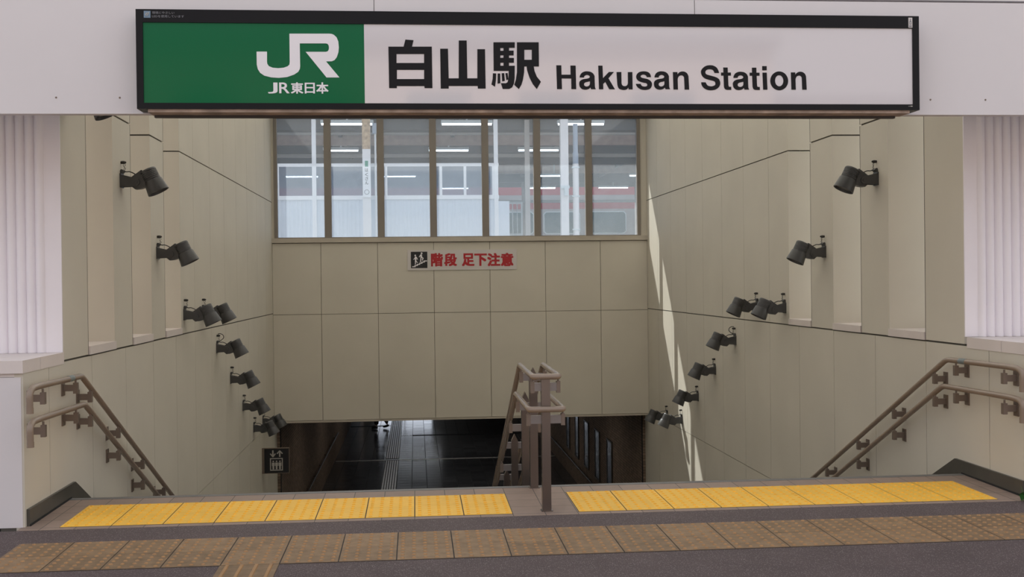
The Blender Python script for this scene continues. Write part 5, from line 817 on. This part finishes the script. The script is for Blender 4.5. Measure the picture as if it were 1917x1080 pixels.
# ================================================================== stair caution sign
sb = thing('caution_sign', 'white caution sign with red characters and stair pictogram on the back wall', 'sign', (0, YB - .012, 0))
(x0, z0), (x1, z1) = STAIRBOARD
b = MB(); b.box(x0, x1, 0, .011, z0, z1); b.build('board', M['signplate'], sb)
(px0, pz0), (px1, pz1) = STAIRPIC
b = MB(); b.box(px0, px1, -.002, 0, pz0, pz1); pic = b.build('pictogram', M['signdark'], sb)
def U(u, v): return (px0 + (u - 175) / 590 * (px1 - px0), pz1 - (v - 215) / 585 * (pz1 - pz0))
def US(a, bb, c, d, wd): return stroke(*U(a, bb), *U(c, d), wd / 590 * (px1 - px0))
k_ = (px1 - px0) / 590
loops = [disc(*U(333, 345), 30 * k_), disc(*U(562, 270), 32 * k_),
    [U(*p) for p in [(325, 385), (365, 385), (400, 430), (425, 490), (405, 500), (372, 440), (368, 545), (425, 605), (405, 615), (352, 575), (348, 668), (320, 668), (322, 470), (275, 498), (258, 490), (305, 440)]],
    [U(*p) for p in [(520, 308), (570, 308), (580, 405), (632, 440), (595, 535), (572, 530), (590, 455), (548, 430), (552, 480), (525, 590), (498, 585), (515, 480), (520, 370), (480, 412), (460, 405)]]]
for i in range(6):
    u = 215 + i * 82; v = 765 - i * 40
    loops.append([U(u, v), U(u + 125, v - 4), U(u + 130, v - 36), U(u + 5, v - 32)])
pl = [poly_mesh('mark', [lp], -.002 - .0002 * i, .002, M['whitefilm'], None) for i, lp in enumerate(loops)]
join_meshes('pictogram_figures', pl, pic)
ls = [text_mesh('letter', ch, 0, .002, M['red'], None, fit=(a, c, d, e), bold=.045) for ch, a, c, d, e in STAIRTXT]
join_meshes('lettering', ls, sb)

# ================================================================== lift sign
lx = thing('lift_sign', 'dark square lift sign with arrows projecting from left wall near passage', 'sign', (XL, 17.0, -1.235))
b = MB(); b.box(.03, .40, -.02, .02, -.187, .187); b.build('panel', M['signdark'], lx)
b = MB(); b.box(0, .035, -.025, .025, -.19, .19); b.box(.03, .408, -.024, .024, .182, .191); b.box(.03, .408, -.024, .024, -.191, -.182); b.box(.398, .408, -.024, .024, -.182, .182)
b.build('frame', M['bracket'], lx)
def V(u, v): return (.035 + (u - 100) / 335 * .362, .182 - (v - 425) / 340 * .364)
def VS(a, bb, c, d, wd): return stroke(*V(a, bb), *V(c, d), wd / 335 * .362)
loops = [VS(218, 447, 218, 540, 20), VS(182, 494, 220, 540, 16), VS(253, 494, 216, 540, 16), VS(312, 540, 312, 455, 20), VS(274, 498, 314, 454, 16), VS(350, 498, 310, 454, 16)]
frame_l = [rect(*V(177, 733)[:1], V(353, 733)[0], V(177, 733)[1], V(177, 557)[1]), rect(V(190, 720)[0], V(340, 720)[0], V(190, 720)[1], V(190, 570)[1])]
pl = [poly_mesh('mark', [lp], -.02 - .0002 * i, .002, M['signgrey'], None) for i, lp in enumerate(loops)] + [poly_mesh('mark', frame_l, -.02, .002, M['signgrey'], None)]
for u in (222, 267, 313):
    pl.append(poly_mesh('mark', [disc(*V(u, 603), .012)], -.02, .002, M['signgrey'], None))
    pl.append(poly_mesh('mark', [[V(u - 19, 620), V(u + 19, 620), V(u + 19, 665), V(u + 12, 670), V(u + 11, 715), V(u - 11, 715), V(u - 12, 670), V(u - 19, 665)]], -.02, .002, M['signgrey'], None))
join_meshes('symbols', pl, lx)
# ================================================================== platform beyond the windows
PZ = 2.0
b = MB(); b.box(-16, 22, 24.2, 44.6, PZ - .8, PZ)
struct(b.build('floor_platform', M['concrete']), 'concrete platform outside behind the windows', 'platform')
b = MB(); b.box(-18, 24, 18.95, 80, -.6, -.5)
struct(b.build('ground_trackside', M['concrete']), 'open ground behind the stairwell', 'ground')
cn = thing('platform_canopy', 'long dark canopy roof over the platform outside the windows', 'canopy', (0, 24, 5.2))
b = MB(); b.box(-16, 22, .5, 20.3, .25, .32); b.build('roof', M['soffit'], cn)
for yy, z0, z1, m_ in ((1.2, .02, .25, 'soffit'), (3.6, -.02, .25, 'soffit'), (5.1, .06, .11, 'lightbeam'), (6.2, -.08, .25, 'beam'), (8.3, -.06, .25, 'soffit'), (9.0, -.10, .12, 'lightbeam'), (11.5, -.05, .25, 'soffit'), (14.5, -.05, .25, 'beam'), (18.0, -.05, .25, 'soffit'), (20.2, -.05, .25, 'soffit')):
    b = MB(); b.box(-16, 22, yy, yy + .16, z0, z1); b.build('beam', M[m_], cn)
for x in range(-14, 22, 3):
    b = MB(); b.box(x, x + .1, .55, 20.2, .12, .25); b.build('rafter', M['soffit'], cn)
LAMPS = [(25.4, -2.08, -.90, 'front row, seen through the second window'), (25.4, .63, 1.80, 'front row, seen through the fourth window'), (25.4, 3.29, 4.38, 'front row, seen through the two right-hand windows'),
  (30.5, -2.44, -1.48, 'second row, left of the name board pillar'), (30.5, .40, 1.51, 'second row, seen through the fourth window'), (30.5, 2.85, 3.99, 'second row, behind the white pillar'),
  (38, -4.3, -3.2, 'third row, seen through the first window'), (38, -1.05, .08, 'third row, right of the name board pillar'), (38, 4.3, 5.3, 'third row, behind the white pillar'), (38, 7.4, 8.5, 'third row, at right edge of the windows'),
  (43.0, 1.0, 2.1, 'farthest row, behind the hazy fence glass'), (43.0, 4.3, 5.48, 'farthest row, left of the white pillar'), (43.0, 7.15, 8.33, 'farthest row, in front of the red train band')]
for y, xa, xb, wh in LAMPS:
    L_ = xb - xa
    t = thing('fluorescent_lamp', 'lit fluorescent lamp under the platform canopy, %s' % wh, 'lamp', ((xa + xb) / 2, y, 5.0), 0, 'platform lamps')
    b = MB(); b.box(-L_ / 2, L_ / 2, -.07, .07, .02, .09); b.box(-.02, .02, -.02, .02, .09, .45); b.build('housing', M['lamphousing'], t)
    b = MB(); b.cyl((-L_ / 2 + .02, -.03, 0), (L_ / 2 - .02, -.03, 0), .022, 10); b.build('tube', M['tube'], t, smooth=True)
# enclosure with white sheets below and hazy glass above
t = thing('platform_enclosure', 'white sheeted enclosure with glazed upper band on the platform', 'enclosure', (0, 25.0, PZ))
b = MB()
x = -7.2
while x < 1.85:
    b.prism([(x, 0), (x + .03, -.008), (x + .06, 0), (x + .09, 0), (x + .09, .03), (x, .03)], 'z', .0, 1.27); x += .09
b.build('sheet', M['fence'], t)
b = MB(); b.box(1.86, 2.13, -.03, .0, 0, 1.22); b.build('end_sheet', M['fence'], t)
for z0, z1 in ((2.005, 2.075), (1.27, 1.36)):
    b = MB(); b.box(-7.2, 1.9, -.03, .03, z0, z1); b.build('rail', M['whiteframe'], t)
for x in (-7.0, -5.2, -3.0, -1.86, -.62, .60, 1.14, 1.78):
    b = MB(); b.box(x - .03, x + .03, -.025, .025, 1.3, 2.05); b.build('post', M['whiteframe'], t)
for x in (-2.2, 1.84):
    b = MB(); b.box(x - .045, x + .045, -.05, .05, 0, 3.05); b.build('tall_post', M['whiteframe'], t)
b = MB(); b.box(-7.2, 1.84, -.006, .006, 1.36, 2.005); b.build('glazing', M['fenceglass'], t)
# pillars
def pillar(x0, x1, y, z1, m_, label, rust=False):
    t = thing('platform_pillar', label, 'pillar', ((x0 + x1) / 2, y, PZ)); h = (x1 - x0) / 2
    b = MB(); b.box(-h, h, -h, h, 0, z1 - PZ); b.box(-h - .03, h + .03, -h - .03, h + .03, 0, .05); b.build('shaft', M[m_], t)
    return t
t = pillar(-1.12, -.945, 24.7, 5.4, 'pillar', 'white platform pillar with rusted top carrying the name board')
b = MB(); b.box(-.09, .09, -.091, -.0876, 2.35, 3.1); q = b.build('rust_patch', M['lightbeam'], t)
m_ = mat('rusty_flaking_paint', (0.50, 0.36, 0.22), 0.9, noise=0.45, nscale=14); q.data.materials[0] = m_
t = pillar(3.285, 3.46, 24.9, 5.4, 'pillar', 'white platform pillar seen through the sixth window')
b = MB(); b.box(-.10, .10, -.12, -.088, 1.48, 1.55); b.box(-.02, .07, -.16, -.088, 1.32, 1.5); b.build('junction_box', M['lamphousing'], t)
pillar(4.21, 4.48, 43.5, 5.4, 'greypillar', 'grey-brown pillar in front of the train, fifth window')
pillar(8.78, 9.12, 43.8, 5.4, 'greypillar', 'grey-brown pillar in front of the train, right end window')
pillar(2.74, 2.86, 27.5, 5.4, 'lightbeam', 'slender cream pillar beside the mullion of the fifth window')
nb = thing('name_board', 'narrow vertical platform name board fixed to the rust-topped pillar', 'sign', (-1.03, 24.585, 3.29))
b = MB(); b.box(-.085, .085, 0, .02, 0, .83); b.build('board', M['whiteframe'], nb)
b = MB(); b.box(-.035, .035, -.003, 0, .67, .80); b.build('green_band', mat('pale_green_band', (0.08, 0.36, 0.25), 0.4), nb)
ls = [text_mesh('letter', ch, 0, .003, M['cable'], None, fit=(-.035, .035, z_, z_ + h_), bold=.01) for ch, z_, h_ in (('は', .56, .075), ('く', .46, .075), ('さ', .37, .075), ('ん', .28, .075))]
join_meshes('lettering', ls, nb)
poly_mesh('round_mark', [disc(0, .115, .055, 20), disc(0, .115, .045, 20)], 0, .003, M['greytext'], nb)
t = thing('drain_pipe', 'pale blue and white drain pipe beside the white platform pillar', 'pipe', (3.64, 24.95, PZ))
b = MB(); b.cyl((0, 0, 0), (0, 0, 2.05), .07, 14); b.build('lower_pipe', M['pillar'], t, smooth=True)
b = MB(); b.cyl((0, 0, 2.05), (0, 0, 2.95), .055, 14); b.cyl((0, 0, 2.03), (0, 0, 2.3), .066, 14); b.build('upper_pipe', M['pipe'], t, smooth=True)
for z_ in (.55, 1.30, 1.95):
    b = MB(); b.box(-.085, .075, -.075, .075, z_, z_ + .03); b.build('clamp', M['lamphousing'], t)
t = thing('drain_pipe', 'thin pale vertical pipe running up beside the name board pillar', 'pipe', (-.845, 24.9, PZ))
b = MB(); b.cyl((0, 0, 0), (0, 0, 2.75), .022, 10); b.cyl((.07, 0, 0), (.07, 0, 2.0), .014, 8); b.build('pipe', M['whiteframe'], t)
b = MB(); b.box(-.06, .14, -.06, .06, 2.72, 2.95); b.build('connection_box', M['pipe'], t)
t = thing('metal_gate', 'pale metal railing gate next to the white sheeted enclosure', 'gate', (2.1, 28.0, PZ))
b = MB(); b.box(.03, .60, -.02, .02, 1.36, 1.40); b.box(.03, .60, -.02, .02, .55, .59); b.box(.0, .04, -.025, .025, 0, 1.42); b.box(.58, .62, -.025, .025, 0, 1.42); b.build('frame', M['lamphousing'], t)
for i in range(4):
    b = MB(); b.cyl((.14 + i * .115, 0, .57), (.14 + i * .115, 0, 1.38), .012, 8); b.build('bar', M['lamphousing'], t)
b = MB(); b.cyl((2.0, 40, 4.27), (12, 40, 4.27), .05, 10)
for x in (2.3, 6.4, 11.6): b.cyl((x, 40, PZ), (x, 40, 4.27), .035, 8)
tag(b.build('overhead_pipe', M['lamphousing'], smooth=True), 'long pale pipe running level in front of the red train band', 'pipe')
# train
t = thing('train', 'silver and red railway carriage standing beyond the platform', 'train', (4, 46.0, 1.0))
def sec(z0, z1, m_, nm, dy=0):
    b = MB(); b.box(-11, 13, dy, 2.8, z0, z1); return b.build(nm, M[m_], t)
sec(0.6, 3.38, 'trainbody', 'body'); sec(3.38, 3.70, 'trainred', 'lower_red_stripe', -.004); sec(3.70, 3.96, 'trainbody', 'upper_body'); sec(3.96, 4.42, 'trainred', 'upper_red_band', -.004)
b = MB(); b.prism([(-.02, 4.42), (.25, 4.62), (.9, 4.78), (1.9, 4.78), (2.55, 4.62), (2.82, 4.42)], 'x', -11, 13); b.build('roof', M['trainroof'], t)
x = -10.3
for i in range(12):
    xa = x + i * 1.94
    b = MB()
    pts = [(xa + .1, 2.34), (xa + 1.44, 2.34), (xa + 1.54, 2.44), (xa + 1.54, 3.18), (xa + 1.44, 3.28), (xa + .1, 3.28), (xa, 3.18), (xa, 2.44)]
    b.prism(pts, 'y', -.02, .02); fr = b.build('window', M['lamphousing'], t)
    pts = [(xa + .12, 2.38), (xa + 1.42, 2.38), (xa + 1.5, 2.46), (xa + 1.5, 3.16), (xa + 1.42, 3.24), (xa + .12, 3.24), (xa + .04, 3.16), (xa + .04, 2.46)]
    b = MB(); b.prism(pts, 'y', -.03, -.02); b.build('pane', M['trainglass'], fr)
for xa in (-8, 9):
    b = MB(); b.box(xa - 1.2, xa + 1.2, .4, 2.4, 0, .6); b.build('bogie', M['trainroof'], t)
b = MB(); b.box(-16, 22, 44.7, 50, -.5, 1.0)
struct(b.build('ground_trackbed', M['concrete']), 'track bed under the train', 'ground')
b = MB(); b.box(-16, 22, 56, 56.3, -.5, 7.5)
struct(b.build('wall_far_building', M['trainroof']), 'grey building wall beyond the tracks', 'wall')

# ================================================================== weed at the right block
t = thing('weed', 'small green weed growing at the foot of the right side block', 'weed', (3.835, 6.76, gz(6.76)))
for i in range(16):
    a = random.uniform(0, 2 * PI); L_ = random.uniform(.05, .12); el = random.uniform(.5, 1.3)
    d = Vector((math.cos(a) * math.cos(el), -abs(math.sin(a)) * math.cos(el), math.sin(el))); s_ = Vector((-math.sin(a), math.cos(a), 0)) * .016
    b = MB(); p = Vector((random.uniform(-.03, .03), random.uniform(-.03, .0), 0)); m1 = p + d * L_ * .5 + Vector((0, 0, .012)); tip = p + d * L_
    vs = [b.bm.verts.new(q) for q in (p, m1 + s_, tip, m1 - s_, m1 + Vector((0, 0, .004)))]
    b._quad([vs[0], vs[1], vs[4]]); b._quad([vs[1], vs[2], vs[4]]); b._quad([vs[2], vs[3], vs[4]]); b._quad([vs[3], vs[0], vs[4]])
    b.build('leaf', M['leaf'], t)

# ================================================================== person walking in the underpass
def skin(name, nodes, edges, m_, parent, root=0, sub=2, loc=(0, 0, 0)):
    me = bpy.data.meshes.new(name); me.from_pydata([n[:3] for n in nodes], edges, []); me.update()
    o = bpy.data.objects.new(name, me); COL.objects.link(o)
    md = o.modifiers.new('skin', 'SKIN'); md.use_smooth_shade = True
    for i, n in enumerate(nodes):
        sv = me.skin_vertices[0].data[i]; sv.radius = (n[3], n[4] if len(n) > 4 else n[3]); sv.use_root = (i == root)
    s2 = o.modifiers.new('sub', 'SUBSURF'); s2.levels = sub; s2.render_levels = sub
    dg = bpy.context.evaluated_depsgraph_get()
    new = bpy.data.meshes.new_from_object(o.evaluated_get(dg)); bpy.data.objects.remove(o); bpy.data.meshes.remove(me)
    new.name = name; new.materials.clear(); new.materials.append(m_)
    r = bpy.data.objects.new(name, new); COL.objects.link(r); r.parent = parent; r.location = loc
    return r
p = thing('person', 'person in dark clothes walking across the underpass, only feet and shins visible', 'person', (-1.23, 37.7, ZP))
# local frame: walks towards -X; Y is sideways
hip, kneeF, ankF = (0, 0, .92), (-.14, -.08, .50), (-.12, -.08, .09)
nodes = [(0, 0, .95, .13, .15), (0, 0, 1.15, .11, .14), (-.02, 0, 1.38, .12, .17), (-.03, 0, 1.50, .055), (-.05, 0, 1.60, .075, .07), (-.055, 0, 1.70, .085, .075),
         (-.01, -.09, .88, .085), (-.12, -.09, .50, .058), (-.13, -.09, .09, .042),
         (.01, .09, .88, .085), (.08, .09, .48, .058), (.24, .09, .12, .042),
         (-.02, -.19, 1.40, .05), (.07, -.23, 1.13, .04), (-.02, -.24, .90, .028),
         (-.02, .19, 1.40, .05), (-.04, .23, 1.12, .04), (-.18, .24, .92, .028)]
edges = [(0, 1), (1, 2), (2, 3), (3, 4), (4, 5), (0, 6), (6, 7), (7, 8), (0, 9), (9, 10), (10, 11), (2, 12), (12, 13), (13, 14), (2, 15), (15, 16), (16, 17)]
for s_, hx, hz in ((-.24, -.02, .90), (.24, -.18, .92)):
    w0 = 14 if s_ < 0 else 17
    k = len(nodes); nodes.append((hx - .03, s_, hz - .07, .026, .018)); edges.append((w0, k))
    for j in range(4):
        q = len(nodes); nodes.append((hx - .055 + j * .018, s_, hz - .12, .009)); nodes.append((hx - .065 + j * .018, s_ * .97, hz - .155 - (.01 if j in (1, 2) else 0), .007)); edges += [(k, q), (q, q + 1)]
    q = len(nodes); nodes.append((hx - .07, s_ * .95, hz - .08, .009)); nodes.append((hx - .085, s_ * .93, hz - .105, .008)); edges += [(k, q), (q, q + 1)]
skin('body', nodes, edges, M['skin'], p)
skin('trousers', [(0, 0, .98, .15, .17), (-.01, -.09, .88, .10), (-.12, -.09, .50, .09), (-.13, -.09, .13, .085), (.01, .09, .88, .10), (.08, .09, .48, .078), (.24, .09, .16, .066)], [(0, 1), (1, 2), (2, 3), (0, 4), (4, 5), (5, 6)], M['cloth'], p)
skin('jacket', [(0, 0, .93, .155, .185), (0, 0, 1.15, .145, .17), (-.02, 0, 1.40, .135, .17), (-.03, 0, 1.48, .07), (-.02, -.20, 1.40, .07), (.07, -.235, 1.13, .056), (-.01, -.24, .93, .045), (-.02, .20, 1.40, .07), (-.04, .235, 1.12, .056), (-.165, .24, .945, .045)],
     [(0, 1), (1, 2), (2, 3), (2, 4), (4, 5), (5, 6), (2, 7), (7, 8), (8, 9)], M['jacket'], p)
skin('hair', [(-.03, 0, 1.76, .075, .07), (.02, 0, 1.70, .07, .072), (.03, 0, 1.62, .05, .06)], [(0, 1), (1, 2)], M['hair'], p)
for x, y, z, tl in ((-.13, -.09, .045, 0), (.24, .09, .085, .35)):
    c, s_ = math.cos(tl), math.sin(tl)
    skin('shoe', [(x + .06 * c, y, z + .06 * s_, .045, .042), (x - .05 * c, y, z - .05 * s_, .042, .045), (x - .17 * c, y, z - .01 - .15 * s_ * .5, .03, .040)], [(0, 1), (1, 2)], M['shoe'], p)
# face: nose, eyes, mouth and ears
b = MB(); b.lathe((-.125, 0, 1.675), (-1, 0, -.3), [(0, .018), (.03, .010)], 8); b.build('nose', M['skin'], p, smooth=True)
for s_ in (-1, 1):
    b = MB(); b.lathe((-.132, s_ * .03, 1.705), (-1, 0, 0), [(0, .010), (.004, .007)], 8); b.build('eye', M['hair'], p)
    b = MB(); b.lathe((-.045, s_ * .072, 1.69), (0, s_, 0), [(0, .026), (.012, .020)], 10); b.build('ear', M['skin'], p)
b = MB(); b.box(-.136, -.12, -.022, .022, 1.632, 1.640); b.build('mouth', M['red'], p)

# ================================================================== unseen lights added in the underpass
area('passage_fill_light', (-.3, 46.8, -.9), (0, 0, 0), 2.6, .12, ENDFILL, (.9, .95, 1))  # added light, placed so its reflection falls by the metal strip

for y_ in (21.5, 27.0, 33.0):
    area('passage_fill_light', (.8, y_, -.9), (0, 0, 0), 4.0, .3, CORRFILL, (1, .95, .88))  # fill lights added to lift the dark underpass
